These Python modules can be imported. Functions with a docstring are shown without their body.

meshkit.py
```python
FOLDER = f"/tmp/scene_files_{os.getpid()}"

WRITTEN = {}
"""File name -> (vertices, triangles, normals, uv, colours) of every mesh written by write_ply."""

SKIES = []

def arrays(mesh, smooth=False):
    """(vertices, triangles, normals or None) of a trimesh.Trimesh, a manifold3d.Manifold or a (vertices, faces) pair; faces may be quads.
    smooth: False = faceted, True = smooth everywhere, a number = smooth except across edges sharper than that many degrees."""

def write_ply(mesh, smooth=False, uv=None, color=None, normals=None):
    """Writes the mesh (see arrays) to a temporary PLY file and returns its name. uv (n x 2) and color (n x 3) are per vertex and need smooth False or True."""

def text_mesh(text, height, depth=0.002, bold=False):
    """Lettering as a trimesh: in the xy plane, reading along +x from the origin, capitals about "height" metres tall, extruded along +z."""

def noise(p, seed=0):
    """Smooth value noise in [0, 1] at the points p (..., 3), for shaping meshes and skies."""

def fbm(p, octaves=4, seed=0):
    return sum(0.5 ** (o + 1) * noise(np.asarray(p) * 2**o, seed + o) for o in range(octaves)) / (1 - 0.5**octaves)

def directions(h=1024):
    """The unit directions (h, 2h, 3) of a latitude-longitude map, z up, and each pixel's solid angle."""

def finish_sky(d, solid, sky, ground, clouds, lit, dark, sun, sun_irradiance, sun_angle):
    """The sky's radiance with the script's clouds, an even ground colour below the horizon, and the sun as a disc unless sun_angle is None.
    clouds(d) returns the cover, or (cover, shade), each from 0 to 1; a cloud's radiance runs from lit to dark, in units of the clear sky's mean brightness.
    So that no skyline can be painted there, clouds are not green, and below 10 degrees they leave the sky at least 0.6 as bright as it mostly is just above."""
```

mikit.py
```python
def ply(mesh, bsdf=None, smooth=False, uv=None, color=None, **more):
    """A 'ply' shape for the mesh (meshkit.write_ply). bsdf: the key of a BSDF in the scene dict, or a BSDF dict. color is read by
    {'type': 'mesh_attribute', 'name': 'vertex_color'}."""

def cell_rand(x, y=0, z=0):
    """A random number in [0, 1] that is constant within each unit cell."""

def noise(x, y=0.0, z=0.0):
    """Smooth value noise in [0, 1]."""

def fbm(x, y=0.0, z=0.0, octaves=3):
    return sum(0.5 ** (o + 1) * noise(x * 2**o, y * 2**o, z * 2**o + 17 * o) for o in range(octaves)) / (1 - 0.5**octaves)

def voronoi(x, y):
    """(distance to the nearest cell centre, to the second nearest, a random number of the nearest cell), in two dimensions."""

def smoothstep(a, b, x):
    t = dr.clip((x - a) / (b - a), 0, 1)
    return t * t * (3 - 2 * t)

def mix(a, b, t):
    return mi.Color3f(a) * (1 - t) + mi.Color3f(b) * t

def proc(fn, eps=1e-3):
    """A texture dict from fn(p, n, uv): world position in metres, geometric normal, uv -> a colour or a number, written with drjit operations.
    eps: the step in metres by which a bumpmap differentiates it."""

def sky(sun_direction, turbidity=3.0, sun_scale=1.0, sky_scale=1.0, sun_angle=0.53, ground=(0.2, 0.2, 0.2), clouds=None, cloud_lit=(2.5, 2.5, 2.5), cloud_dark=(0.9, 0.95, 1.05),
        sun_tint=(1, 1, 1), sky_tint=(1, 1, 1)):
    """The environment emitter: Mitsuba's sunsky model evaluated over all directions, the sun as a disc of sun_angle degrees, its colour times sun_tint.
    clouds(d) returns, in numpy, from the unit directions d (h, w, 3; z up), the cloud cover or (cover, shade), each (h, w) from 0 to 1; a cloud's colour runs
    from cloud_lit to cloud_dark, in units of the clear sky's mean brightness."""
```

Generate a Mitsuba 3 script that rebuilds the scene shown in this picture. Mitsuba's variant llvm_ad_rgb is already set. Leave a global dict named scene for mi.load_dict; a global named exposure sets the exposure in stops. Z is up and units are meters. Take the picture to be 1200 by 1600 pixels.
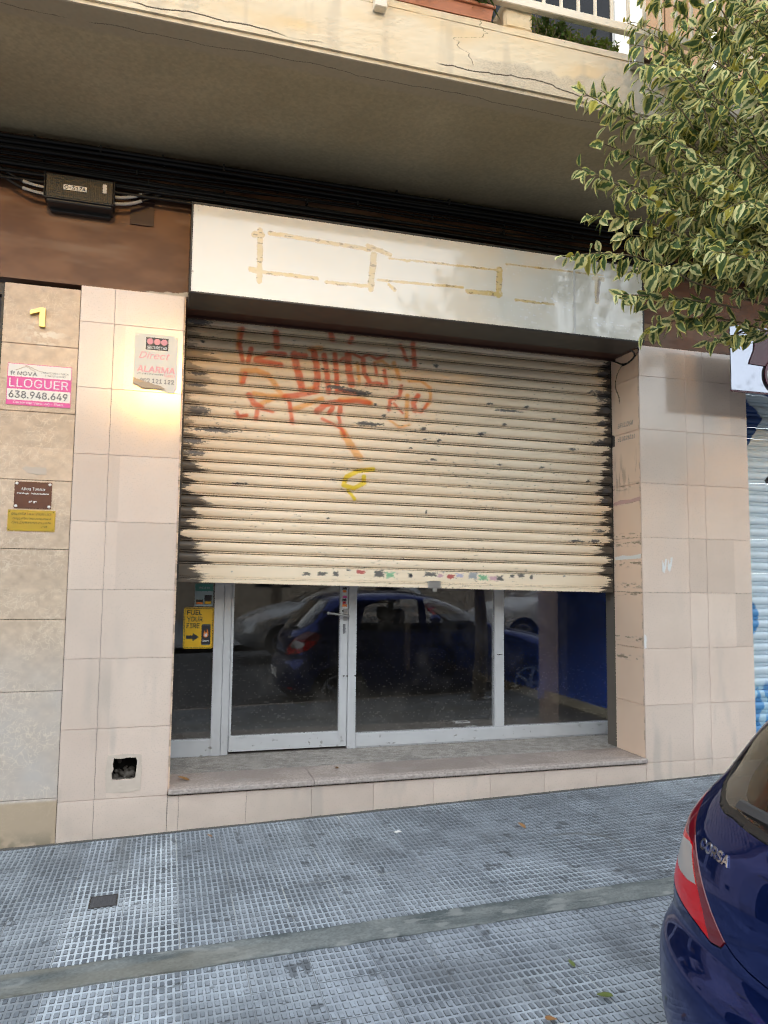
import math, numpy as np, trimesh, drjit as dr, mitsuba as mi, mikit, meshkit
import manifold3d as m3
from shapely.geometry import Polygon, box as sbox
from scipy.interpolate import PchipInterpolator as PC
T = mi.ScalarTransform4f
scene, labels = {}, {}

# ------------------------------------------------------------------ camera, sky, exposure
EYE, FWD, UP = [-0.50702, -4.70990, 1.29132], [0.27528, 0.95747, 0.08648], [-0.03443, -0.08008, 0.99619]
scene['camera'] = {'type': 'perspective', 'fov': 68.66, 'fov_axis': 'y', 'near_clip': 0.05, 'far_clip': 2000.0,
                   'to_world': T().look_at(EYE, [a + b for a, b in zip(EYE, FWD)], UP)}
exposure = 5.03
def added_haze(d):      # thin cloud added over the whole sky to soften the glow round the sun
    return .74 + .22 * (meshkit.fbm(d * [3, 3, 5] + 7, octaves=4) - .5) * 2
scene['sky'] = mikit.sky([-0.006, -0.970, 0.236], turbidity=3, sun_scale=0.021, sun_angle=4.2, sun_tint=(1.0, 0.73, 0.24), sky_tint=(1.0, 1.0, 1.0),
                         clouds=added_haze, cloud_lit=(1.42, 1.48, 1.56), cloud_dark=(0.9, 0.95, 1.05))

# ------------------------------------------------------------------ helpers
P3 = lambda p: (p.x, p.y, p.z)
noise, fbm, smoothstep, mix, cell_rand = mikit.noise, mikit.fbm, mikit.smoothstep, mikit.mix, mikit.cell_rand
used = {}
def numbered(key):
    n = used.get(key, 0); used[key] = n + 1
    return key if n == 0 else f'{key}_{n:03d}'
def thing(name, label, cat, group=None):
    k = numbered(name); labels[k] = {'label': label, 'category': cat}
    if group: labels[k]['group'] = group
    return k
def add(parent, name, mesh, bsdf, smooth=False, label=None, kind=None, cat=None, group=None, **kw):
    k = numbered(parent + '__' + name if parent else name)
    scene[k] = mesh if isinstance(mesh, dict) else mikit.ply(mesh, bsdf, smooth=smooth, **kw)
    d = {}
    if label: d['label'] = label
    if kind: d['kind'] = kind
    if cat: d['category'] = cat
    if group: d['group'] = group
    if d: labels[k] = d
    return k
def cbox(x0, x1, y0, y1, z0, z1, b=0.002):
    c = []
    for x, sx in ((x0, 1), (x1, -1)):
        for y, sy in ((y0, 1), (y1, -1)):
            for z, sz in ((z0, 1), (z1, -1)):
                c += [(x + sx * b, y + sy * b, z), (x + sx * b, y, z + sz * b), (x, y + sy * b, z + sz * b)]
    return trimesh.convex.convex_hull(np.array(c, float))
def bx(x0, x1, y0, y1, z0, z1):
    m = trimesh.creation.box([x1 - x0, y1 - y0, z1 - z0]); m.apply_translation([(x0 + x1) / 2, (y0 + y1) / 2, (z0 + z1) / 2]); return m
cat = trimesh.util.concatenate
def moved(m, t): m = m.copy(); m.apply_translation(t); return m
def rotated(m, ang, ax, pt=(0, 0, 0)):
    m = m.copy(); m.apply_transform(trimesh.transformations.rotation_matrix(math.radians(ang), ax, pt)); return m
def tube(pts, r, sides=8):
    p = np.asarray(pts, float); t = np.gradient(p, axis=0); t /= np.linalg.norm(t, axis=1, keepdims=True) + 1e-12
    a = np.cross(t, np.where(np.abs(t[:, 2:]) < .9, [0, 0, 1.], [1., 0, 0])); a /= np.linalg.norm(a, axis=1, keepdims=True)
    b = np.cross(t, a); an = np.arange(sides) * 2 * np.pi / sides
    v = p[:, None] + np.broadcast_to(r, (len(p),))[:, None, None] * (np.cos(an)[None, :, None] * a[:, None] + np.sin(an)[None, :, None] * b[:, None])
    i, j = np.meshgrid(np.arange(len(p) - 1), np.arange(sides), indexing='ij')
    q = np.stack([i * sides + j, (i + 1) * sides + j, (i + 1) * sides + (j + 1) % sides, i * sides + (j + 1) % sides], -1).reshape(-1, 4)
    f = np.vstack([q[:, [0, 1, 2]], q[:, [0, 2, 3]]]); V = v.reshape(-1, 3)
    n = len(V); V = np.vstack([V, p[0], p[-1]]); k = np.arange(sides); L = n - sides
    f = np.vstack([f, np.c_[k, (k + 1) % sides, np.full(sides, n)], np.c_[L + (k + 1) % sides, L + k, np.full(sides, n + 1)]])
    m = trimesh.Trimesh(V, f, process=False)
    return m
def smooth_path(pts, n=40):
    p = np.asarray(pts, float); s = np.r_[0, np.cumsum(np.linalg.norm(np.diff(p, axis=0), axis=1))]
    from scipy.interpolate import CubicSpline
    return CubicSpline(s, p)(np.linspace(0, s[-1], n))
def extr(poly, d): return trimesh.creation.extrude_polygon(poly, d, engine='earcut')
def facing(m, x, y, z):
    """xy-plane mesh (reading +x, raised +z) -> on a wall that faces -y, its origin at x, z, lying on plane y"""
    m = m.copy(); v = m.vertices; m.vertices = np.c_[v[:, 0] + x, y - v[:, 2], v[:, 1] + z]; return m
def text(s, h, x, y, z, width=None, bold=False, slant=0.0, center=False, depth=0.0008):
    m = meshkit.text_mesh(s, h, depth, bold)
    if width: m.apply_scale([width / (m.bounds[1][0] - m.bounds[0][0]), 1, 1])
    m.apply_translation([-m.bounds[0][0], 0, 0])
    if center: m.apply_translation([-m.bounds[1][0] / 2, 0, 0])
    v = m.vertices.copy(); v[:, 0] += slant * v[:, 1]; m.vertices = v
    return facing(m, x, y, z)
def plate(x0, x1, z0, z1, y, d, r=0.004):
    return facing(extr(sbox(x0 + r, z0 + r, x1 - r, z1 - r).buffer(r, quad_segs=4), d), 0, y, 0)
def M3(m):
    m = m.copy(); m.merge_vertices()
    return m3.Manifold(m3.Mesh(np.asarray(m.vertices, np.float32), np.asarray(m.faces, np.uint32)))
def TM(M):
    a = M.to_mesh(); return trimesh.Trimesh(a.vert_properties[:, :3], a.tri_verts, process=False)

# ------------------------------------------------------------------ materials
def mat(name, base, rough=0.5, spec=0.5, two=True, bump=None, bscale=1.0, **kw):
    b = {'type': 'principled', 'roughness': rough, 'specular': spec, **kw}
    b['base_color'] = base if isinstance(base, dict) else {'type': 'rgb', 'value': list(base)}
    if bump is not None: b = {'type': 'bumpmap', 'arbitrary': bump, 'scale': bscale, 'bsdf': b}
    scene[name] = {'type': 'twosided', 'bsdf': b} if two else b
    return name
pr = mikit.proc
def dseg(x, z, s):
    ax, az, bx_, bz, w = s; ux, uz = bx_ - ax, bz - az
    t = dr.clip(((x - ax) * ux + (z - az) * uz) / (ux * ux + uz * uz + 1e-9), 0, 1)
    return dr.sqrt(dr.square(x - ax - t * ux) + dr.square(z - az - t * uz)) - w

def tile_col(p, n, uv):
    x, y, z = P3(p)
    c = mix((.66, .52, .425), (.73, .59, .485), fbm(x * 3.1, y * 3 + 5, z * 3.1))
    c = c * (0.91 + 0.16 * cell_rand(dr.floor((x + 4) / .4), dr.floor((z + 4) / .4), 3))
    speck = smoothstep(.74, .82, noise(x * 260, y * 200, z * 260))
    c = mix(c, mi.Color3f(.46, .38, .30), speck * .35)
    smear = smoothstep(.55, .8, fbm(x * 9, y * 9, z * 1.6)) * smoothstep(1.6, .2, z)
    c = mix(c, mi.Color3f(.40, .36, .31), smear * .42)
    foot = smoothstep(.16, -.24, z) * (.35 + .65 * fbm(x * 7, 2, z * 9))
    return mix(c, mi.Color3f(.36, .31, .25), foot * .55)
mat('tile_cream', pr(tile_col), rough=.12, spec=.7, clearcoat=.5, clearcoat_gloss=.0)
STB = [(.28, .05, 2.467, .2, .02), (.28, .05, 2.37, .2, .02)]
def peach_col(p, n, uv):
    x, y, z = P3(p)
    c = mix((.74, .53, .39), (.80, .60, .45), fbm(x * 3, y * 5, z * 3))
    rows = smoothstep(.035, .0, dr.abs(z - 1.99)) + smoothstep(.03, 0, dr.abs(z - 1.62)) + smoothstep(.03, 0, dr.abs(z - 1.56)) + smoothstep(.02, 0, dr.abs(z - 1.87)) + smoothstep(.03, 0, dr.abs(z - 1.25)) + smoothstep(.025, 0, dr.abs(z - 1.19)) + smoothstep(.03, 0, dr.abs(z - .86)) + smoothstep(.03, 0, dr.abs(z - .72)) + smoothstep(.05, 0, dr.abs(z - 1.42))
    g = smoothstep(.54, .66, fbm(y * 22, 3, z * 60)) * dr.minimum(rows, 1)
    c = mix(c, mi.Color3f(.20, .15, .11), g * .8)
    edge = smoothstep(.03, .005, y) * smoothstep(.5, .62, fbm(y * 60, 1, z * 24))
    c = mix(c, mi.Color3f(.25, .2, .15), edge * .7)
    drip = smoothstep(.6, .75, fbm(y * 40, 7, z * 5)) * smoothstep(2.3, 2.1, z) * smoothstep(1.9, 2.05, z)
    return mix(c, mi.Color3f(.3, .22, .16), drip * .5)
mat('tile_peach', pr(peach_col), rough=.35, spec=.45)
def stone_col(p, n, uv):
    x, y, z = P3(p)
    wx, wz = x + .05 * fbm(x * 14, 1, z * 14), z + .05 * fbm(x * 14, 8, z * 14)
    r1, r2 = 1 - dr.abs(2 * noise(wx * 42, 1, wz * 30) - 1), 1 - dr.abs(2 * noise(wx * 24 + wz * 40, 5, wz * 24 - wx * 30) - 1)
    vein = dr.maximum(smoothstep(.90, .99, r1), smoothstep(.90, .99, r2)) * smoothstep(.30, .60, fbm(x * 8, 2, z * 8))
    k = cell_rand(dr.floor((z - .023) / .4), 7, 1)
    c = mix((.46, .345, .245), (.68, .53, .39), fbm(x * 26, 3, z * 26, octaves=4)) * (.9 + .2 * k)
    low = smoothstep(1.1, .5, z)
    c = mix(c, mi.Color3f(.50, .465, .43), low * (.35 + .6 * fbm(x * 5, 4, z * 5)))
    c = mix(c, mi.Color3f(.80, .69, .55), vein * .42)
    base = smoothstep(.02, -.0, z)
    c = mix(c, mi.Color3f(.42, .31, .19), base * .75)
    c = mix(c, mi.Color3f(.2, .17, .12), smoothstep(-.12, -.25, z) * smoothstep(.35, .6, fbm(x * 16, 2, z * 16)) * .8)
    wh = smoothstep(.16, .02, dr.sqrt(dr.square(x + 1.245) + dr.square((z - 2.70) * 1.2))) * smoothstep(.45, .62, fbm(x * 30, 2, z * 30))
    return mix(c, mi.Color3f(.80, .72, .60), wh * .8)
mat('stone_slab', pr(stone_col), rough=.32, spec=.4)
def brown_col(p, n, uv):
    x, y, z = P3(p)
    c = mix((.125, .052, .027), (.20, .095, .050), smoothstep(.2, .8, fbm(x * 5, y, z * 8, octaves=5)))
    peel = smoothstep(.0, .006, .055 * fbm(x * 9, 1, 3, octaves=4) * smoothstep(-.80, -.5, x) * 1.5 - (z - 3.02) - .006) * smoothstep(1, -.2, x)
    dust = smoothstep(.5, .8, fbm(x * 3, 3, z * 12)) * .35
    c = mix(c, mi.Color3f(.30, .21, .15), dust)
    return mix(c, mi.Color3f(.55, .48, .40), peel)
def brown_h(p, n, uv): return fbm(p.x * 18 + p.z * 9, p.y * 20, p.z * 60)
mat('brown_paint', pr(brown_col), rough=.42, spec=.3, bump=pr(brown_h), bscale=.0007)
def plaster_col(p, n, uv):
    x, y, z = P3(p)
    front = smoothstep(-1.22, -1.24, y)
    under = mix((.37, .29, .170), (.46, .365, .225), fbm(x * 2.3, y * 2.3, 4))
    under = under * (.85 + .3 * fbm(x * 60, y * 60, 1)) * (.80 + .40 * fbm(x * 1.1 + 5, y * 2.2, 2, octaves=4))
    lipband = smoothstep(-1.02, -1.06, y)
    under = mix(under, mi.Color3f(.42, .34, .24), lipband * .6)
    face = mix((.62, .50, .33), (.70, .61, .46), fbm(x * 4, 3, z * 6))
    face = mix(face, mi.Color3f(.66, .45, .20), smoothstep(.48, .72, fbm(x * 1.7 + 3, 5, z * 5)) * .55)
    bare = smoothstep(.02, -.01, z - 4.02 - .22 * (fbm(x * 5, 9, 2) - .25) * smoothstep(.9, 1.4, x)) * smoothstep(.8, 1.1, x)
    face = mix(face, mi.Color3f(.47, .40, .30) * (.8 + .4 * noise(x * 150, 1, z * 150)), bare * .8)
    gray = smoothstep(1.6, 2.3, x + .5 * fbm(x * 3, 1, z * 3))
    face = mix(face, mi.Color3f(.50, .45, .39), gray * .8)
    streak = smoothstep(.50, .75, fbm(x * 14, 2, z * 2)) * .38
    face = mix(face, mi.Color3f(.42, .36, .27), streak)
    zc = 3.925 + .055 * (fbm(x * 4.5, 3, 1, octaves=5) - .3) + .05 * smoothstep(.6, 1.5, x) * (fbm(x * 6, 8, 1, octaves=4))
    crack = smoothstep(.006, .0015, dr.abs(z - zc)) * smoothstep(.3, .5, fbm(x * 3, 8, 8))
    x2 = .95 + .10 * (fbm(z * 12, 4, 1, octaves=4) - .5) * 4
    crack2 = smoothstep(.004, .001, dr.abs(x - x2)) * smoothstep(3.96, 4.0, z) * .8
    face = mix(face, mi.Color3f(.08, .06, .045), dr.minimum(crack + crack2, 1))
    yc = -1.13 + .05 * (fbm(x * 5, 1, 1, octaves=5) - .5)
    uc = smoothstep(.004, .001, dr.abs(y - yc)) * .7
    wall_side_dark = smoothstep(-.25, -.02, y) * (.35 + .65 * fbm(x * 1.5, 2, 2))  # underside mixed darker towards the wall
    under = mix(under, mi.Color3f(.10, .085, .065), dr.minimum(uc + wall_side_dark * .55, 1))
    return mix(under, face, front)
def plaster_h(p, n, uv): return fbm(p.x * 45, p.y * 45, p.z * 45, octaves=4)
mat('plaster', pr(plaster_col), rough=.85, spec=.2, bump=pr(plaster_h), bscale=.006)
def upper_col(p, n, uv): return mix((.52, .44, .33), (.60, .52, .40), fbm(p.x * 2, p.y * 2, p.z * 2))
mat('upper_render', pr(upper_col), rough=.85, spec=.2)

GR= [(-0.069,2.972,-0.086,2.863,0.015),(-0.086,2.863,-0.063,2.751,0.015),(-0.007,2.837,-0.024,2.748,0.017),(0.16,2.968,0.169,2.867,0.022),(0.027,2.766,0.117,2.818,0.017),(0.117,2.818,0.223,2.821,0.017),(0.027,2.76,0.198,2.742,0.019),(-0.041,2.66,-0.059,2.599,0.017),(-0.012,2.516,0.022,2.459,0.019),(0.022,2.459,0.075,2.434,0.019),(-0.092,2.391,-0.078,2.359,0.012),(-0.078,2.359,-0.027,2.373,0.012),(0.045,2.408,0.038,2.354,0.014),(0.075,2.423,0.153,2.409,0.009),(0.29,2.825,0.305,2.751,0.026),(0.305,2.751,0.326,2.685,0.026),(0.326,2.685,0.349,2.585,0.026),(0.29,2.825,0.371,2.825,0.017),(0.424,2.865,0.446,2.778,0.023),(0.446,2.778,0.458,2.669,0.023),(0.458,2.669,0.446,2.593,0.023),(0.5,2.838,0.522,2.73,0.019),(0.522,2.73,0.539,2.58,0.019),(0.578,2.852,0.591,2.736,0.018),(0.591,2.736,0.6,2.585,0.018),(0.672,2.861,0.681,2.744,0.026),(0.681,2.744,0.704,2.649,0.026),(0.785,2.836,0.793,2.74,0.017),(0.793,2.74,0.844,2.66,0.017),(0.617,2.814,0.7,2.873,0.01),(0.7,2.873,0.771,2.846,0.01),(0.771,2.846,0.827,2.878,0.01),(0.827,2.878,0.884,2.846,0.01),(0.884,2.846,0.955,2.883,0.01),(0.87,2.816,0.886,2.734,0.01),(0.942,2.767,0.961,2.656,0.014),(0.816,2.658,0.886,2.671,0.015),(0.886,2.671,0.958,2.656,0.015),(0.256,2.524,0.269,2.451,0.014),(0.269,2.451,0.287,2.345,0.014),(0.23,2.522,0.336,2.544,0.019),(0.336,2.544,0.457,2.58,0.019),(0.46,2.438,0.513,2.489,0.022),(0.513,2.489,0.622,2.515,0.022),(0.548,2.433,0.568,2.473,0.017),(0.621,2.443,0.623,2.498,0.018),(0.622,2.511,0.733,2.534,0.018),(0.733,2.534,0.832,2.524,0.018),(0.621,2.6,0.732,2.582,0.017),(0.613,2.422,0.625,2.341,0.012),(0.625,2.341,0.661,2.275,0.012),(0.494,2.386,0.57,2.357,0.009),(0.57,2.357,0.625,2.327,0.009),(1.073,2.665,1.059,2.587,0.014),(1.059,2.587,0.988,2.56,0.014),(0.988,2.56,0.981,2.49,0.014),(1.017,2.534,1.082,2.469,0.008),(1.198,2.605,1.162,2.545,0.019),(1.162,2.545,1.177,2.497,0.019),(1.177,2.497,1.228,2.487,0.009),(1.228,2.487,1.272,2.554,0.009),(0.545,2.997,0.56,2.961,0.019),(0.699,2.982,0.685,2.952,0.015),(1.063,2.969,1.112,2.86,0.013),(1.158,2.985,1.171,2.815,0.018)]
GO= [(-0.061,2.678,0.029,2.689,0.014),(0.029,2.689,0.108,2.666,0.014),(0.108,2.666,0.162,2.604,0.014),(0.162,2.604,0.203,2.54,0.014),(0.02,2.528,0.112,2.517,0.013),(0.112,2.517,0.23,2.528,0.013),(-0.088,2.97,-0.098,2.835,0.01),(-0.073,2.65,-0.069,2.591,0.009),(0.298,2.44,0.404,2.488,0.013),(0.404,2.488,0.492,2.529,0.013),(1.014,2.829,1.058,2.72,0.012),(1.117,2.598,1.112,2.429,0.012),(1.131,2.71,1.219,2.72,0.009),(1.219,2.72,1.293,2.669,0.009),(1.293,2.669,1.294,2.569,0.009),(1.294,2.569,1.257,2.524,0.009),(0.989,2.407,1.062,2.363,0.006),(1.062,2.363,1.134,2.386,0.006),(0.646,2.301,0.696,2.222,0.021),(0.696,2.222,0.767,2.128,0.021),(0.397,2.876,0.478,2.888,0.014),(0.622,2.532,0.789,2.547,0.013),(0.789,2.547,0.846,2.521,0.013),(0.87,2.823,0.927,2.836,0.008),(0.927,2.836,0.985,2.799,0.008),(0.074,2.463,0.164,2.51,0.012),(0.362,2.58,0.429,2.599,0.012),(0.743,2.805,0.759,2.653,0.009)]
GY= [(0.87,2.05,0.754,2.03,0.015),(0.754,2.03,0.676,1.988,0.015),(0.676,1.988,0.654,1.927,0.015),(0.654,1.927,0.73,1.908,0.015),(0.73,1.908,0.805,1.951,0.015),(0.805,1.951,0.799,1.994,0.015),(0.689,1.894,0.736,1.832,0.011)]
CH= [(-0.363,2.993,0.098,0.029),(-0.352,2.636,0.066,0.016),(-0.358,2.557,0.074,0.016),(-0.344,2.384,0.098,0.036),(-0.229,2.259,0.18,0.021),(-0.369,2.176,0.09,0.026),(-0.359,2.099,0.082,0.026),(-0.057,1.907,0.057,0.01),(0.83,2.372,0.123,0.018),(1.243,2.37,0.026,0.015),(1.257,2.288,0.023,0.008),(1.142,2.218,0.023,0.008),(1.32,2.143,0.026,0.008),(0.947,2.442,0.02,0.013),(0.879,2.514,0.013,0.013),(0.71,2.602,0.115,0.02),(0.586,2.618,0.098,0.016),(0.782,2.59,0.082,0.02),(1.266,1.759,0.01,0.016),(0.55,1.692,0.016,0.01),(-0.327,2.854,0.02,0.013),(-0.268,2.78,0.015,0.008),(1.335,2.838,0.023,0.016),(1.357,2.341,0.262,0.007)]
CH2= [(1.759,2.589,0.03,0.011),(2.07,2.587,0.03,0.011),(1.909,2.546,0.13,0.013),(1.884,2.44,0.022,0.009),(1.703,2.356,0.035,0.017),(2.446,2.285,0.035,0.011),(2.295,2.511,0.017,0.009),(1.847,2.133,0.03,0.009),(2.191,2.129,0.03,0.009),(1.317,2.143,0.035,0.011),(2.585,2.042,0.022,0.013),(2.723,2.501,0.054,0.03),(2.694,2.346,0.087,0.03),(2.726,2.714,0.087,0.048),(2.741,1.975,0.039,0.03),(2.726,1.893,0.043,0.026),(2.683,1.661,0.065,0.017),(2.476,1.58,0.087,0.011),(2.643,1.584,0.065,0.017),(2.751,2.621,0.054,0.043),(2.701,2.748,0.109,0.017),(1.363,2.288,0.017,0.011),(2.729,2.893,0.065,0.043)]
ST= [(0.41,1.307,0.029,0.012,0),(0.513,1.309,0.032,0.014,0),(0.61,1.31,0.023,0.017,0),(0.792,1.324,0.036,0.014,1),(0.923,1.313,0.041,0.026,0),(1.001,1.307,0.035,0.02,2),(0.7,1.337,0.014,0.009,0),(1.152,1.303,0.015,0.015,0),(1.303,1.314,0.049,0.016,0),(1.38,1.307,0.023,0.013,3),(1.457,1.3,0.033,0.016,1),(1.523,1.309,0.029,0.015,4),(1.631,1.31,0.036,0.023,5),(1.71,1.294,0.036,0.02,2),(1.79,1.29,0.036,0.016,3),(1.843,1.294,0.026,0.02,0),(1.942,1.308,0.021,0.011,0),(2.015,1.311,0.026,0.015,0),(2.097,1.303,0.013,0.02,0),(2.372,1.315,0.01,0.008,0),(1.329,1.243,0.049,0.023,0)]
TP= [(-0.035,3.383,-0.032,3.064,0.017),(0.022,3.372,0.656,3.353,0.013),(0.643,3.376,0.786,3.336,0.015),(0.681,3.324,0.664,3.1,0.02),(-0.063,3.123,0.32,3.124,0.012),(0.38,3.107,0.671,3.113,0.011),(0.781,3.313,0.92,3.313,0.007),(0.708,3.162,1.285,3.182,0.008),(1.32,3.161,1.555,3.168,0.015),(1.547,3.336,1.541,3.161,0.02),(0.783,3.139,0.821,3.111,0.011),(-0.069,3.35,-0.023,3.356,0.019),(-0.086,3.132,-0.029,3.118,0.017),(2.278,3.383,2.281,3.2,0.017),(2.254,3.363,2.328,3.367,0.014),(1.597,3.381,2.329,3.394,0.005),(1.665,3.142,1.946,3.143,0.007),(0.92,3.318,1.555,3.331,0.006)]
def shutter_col(p, n, uv):
    x, y, z = P3(p)
    c = mix((.86, .70, .50), (.90, .755, .56), fbm(x * 1.2, 3, z * 7))
    rust = smoothstep(.5, .8, fbm(x * 2.5, 1, z * 40)) * .16
    c = mix(c, mi.Color3f(.46, .33, .16), rust)
    c = mix(c, mi.Color3f(.62, .44, .17), smoothstep(2.72, 2.86, z) * smoothstep(.35, .7, fbm(x * 2, 4, z * 12)) * .40)
    wob = .006 * (fbm(x * 40, 1, z * 40) - .5)
    def spray(segs, soft):
        d = mi.Float(9)
        for s in segs: d = dr.minimum(d, dseg(x, z, s))
        return dr.maximum(smoothstep(soft, -soft * .6, d + wob), smoothstep(.03, -.01, d) * .22)
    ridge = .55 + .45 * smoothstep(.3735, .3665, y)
    thin = .72 + .28 * fbm(x * 25, 2, z * 25)
    c = mix(c, mi.Color3f(.80, .34, .05), spray([(*q[:4], q[4] * 1.2) for q in GO], .012) * .85 * thin * ridge)
    c = mix(c, mi.Color3f(.70, .105, .03), spray([(*q[:4], q[4] * .92) for q in GR], .010) * .95 * ridge * thin)
    c = mix(c, mi.Color3f(.78, .56, .015), spray(GY, .006) * .93)
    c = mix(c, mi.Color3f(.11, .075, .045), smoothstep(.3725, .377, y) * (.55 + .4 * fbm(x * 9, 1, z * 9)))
    # soot and grease worn along both guides
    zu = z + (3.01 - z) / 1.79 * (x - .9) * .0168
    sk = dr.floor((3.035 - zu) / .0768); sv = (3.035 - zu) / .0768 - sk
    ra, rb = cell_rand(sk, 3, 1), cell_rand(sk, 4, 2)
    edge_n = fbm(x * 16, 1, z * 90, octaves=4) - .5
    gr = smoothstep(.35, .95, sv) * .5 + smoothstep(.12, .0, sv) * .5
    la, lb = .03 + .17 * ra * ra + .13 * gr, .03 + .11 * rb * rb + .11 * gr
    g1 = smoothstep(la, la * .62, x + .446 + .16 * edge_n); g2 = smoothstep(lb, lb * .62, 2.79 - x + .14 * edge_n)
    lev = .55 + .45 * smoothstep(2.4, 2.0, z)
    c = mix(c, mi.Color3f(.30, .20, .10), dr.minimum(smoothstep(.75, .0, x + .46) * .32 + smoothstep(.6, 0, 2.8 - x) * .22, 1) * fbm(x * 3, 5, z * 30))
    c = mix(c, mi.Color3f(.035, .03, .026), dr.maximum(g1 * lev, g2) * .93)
    # flaked paint
    def blob(lst, rag):
        d = mi.Float(9)
        for cx, cz, rx, rz in lst: d = dr.minimum(d, dr.sqrt(dr.square((x - cx) / rx) + dr.square((z - cz) / rz)))
        return smoothstep(1.05, .93, d + rag * (fbm(x * 70, 1, z * 150, octaves=4) - .36))
    chip = dr.maximum(blob(CH, 1.6), blob(CH2, 1.9))
    lot = smoothstep(.745, .765, fbm(x * 38, 5, z * 90, octaves=4))
    c = mix(c, mi.Color3f(.085, .085, .09), dr.maximum(chip * .93, lot * .85 * smoothstep(.4, .6, noise(x * 3, 2, z * 3))))
    bar = smoothstep(1.345, 1.34, z)
    cols = [(.07, .07, .075), (.45, .06, .06), (.16, .42, .22), (.60, .35, .40), (.42, .40, .55), (.30, .32, .34)]
    for k in range(6):
        d = mi.Float(9)
        for cx, cz, rx, rz, kk in ST:
            if kk == k: d = dr.minimum(d, dr.maximum(dr.abs(x - cx) / rx, dr.abs(z - cz) / rz))
        c = mix(c, mi.Color3f(cols[k]), smoothstep(1.02, .96, d + 1.5 * (fbm(x * 90, k, z * 130) - .4)) * .9 * bar)
    return c
mat('shutter_paint', pr(shutter_col), rough=.42, spec=.4)
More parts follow.
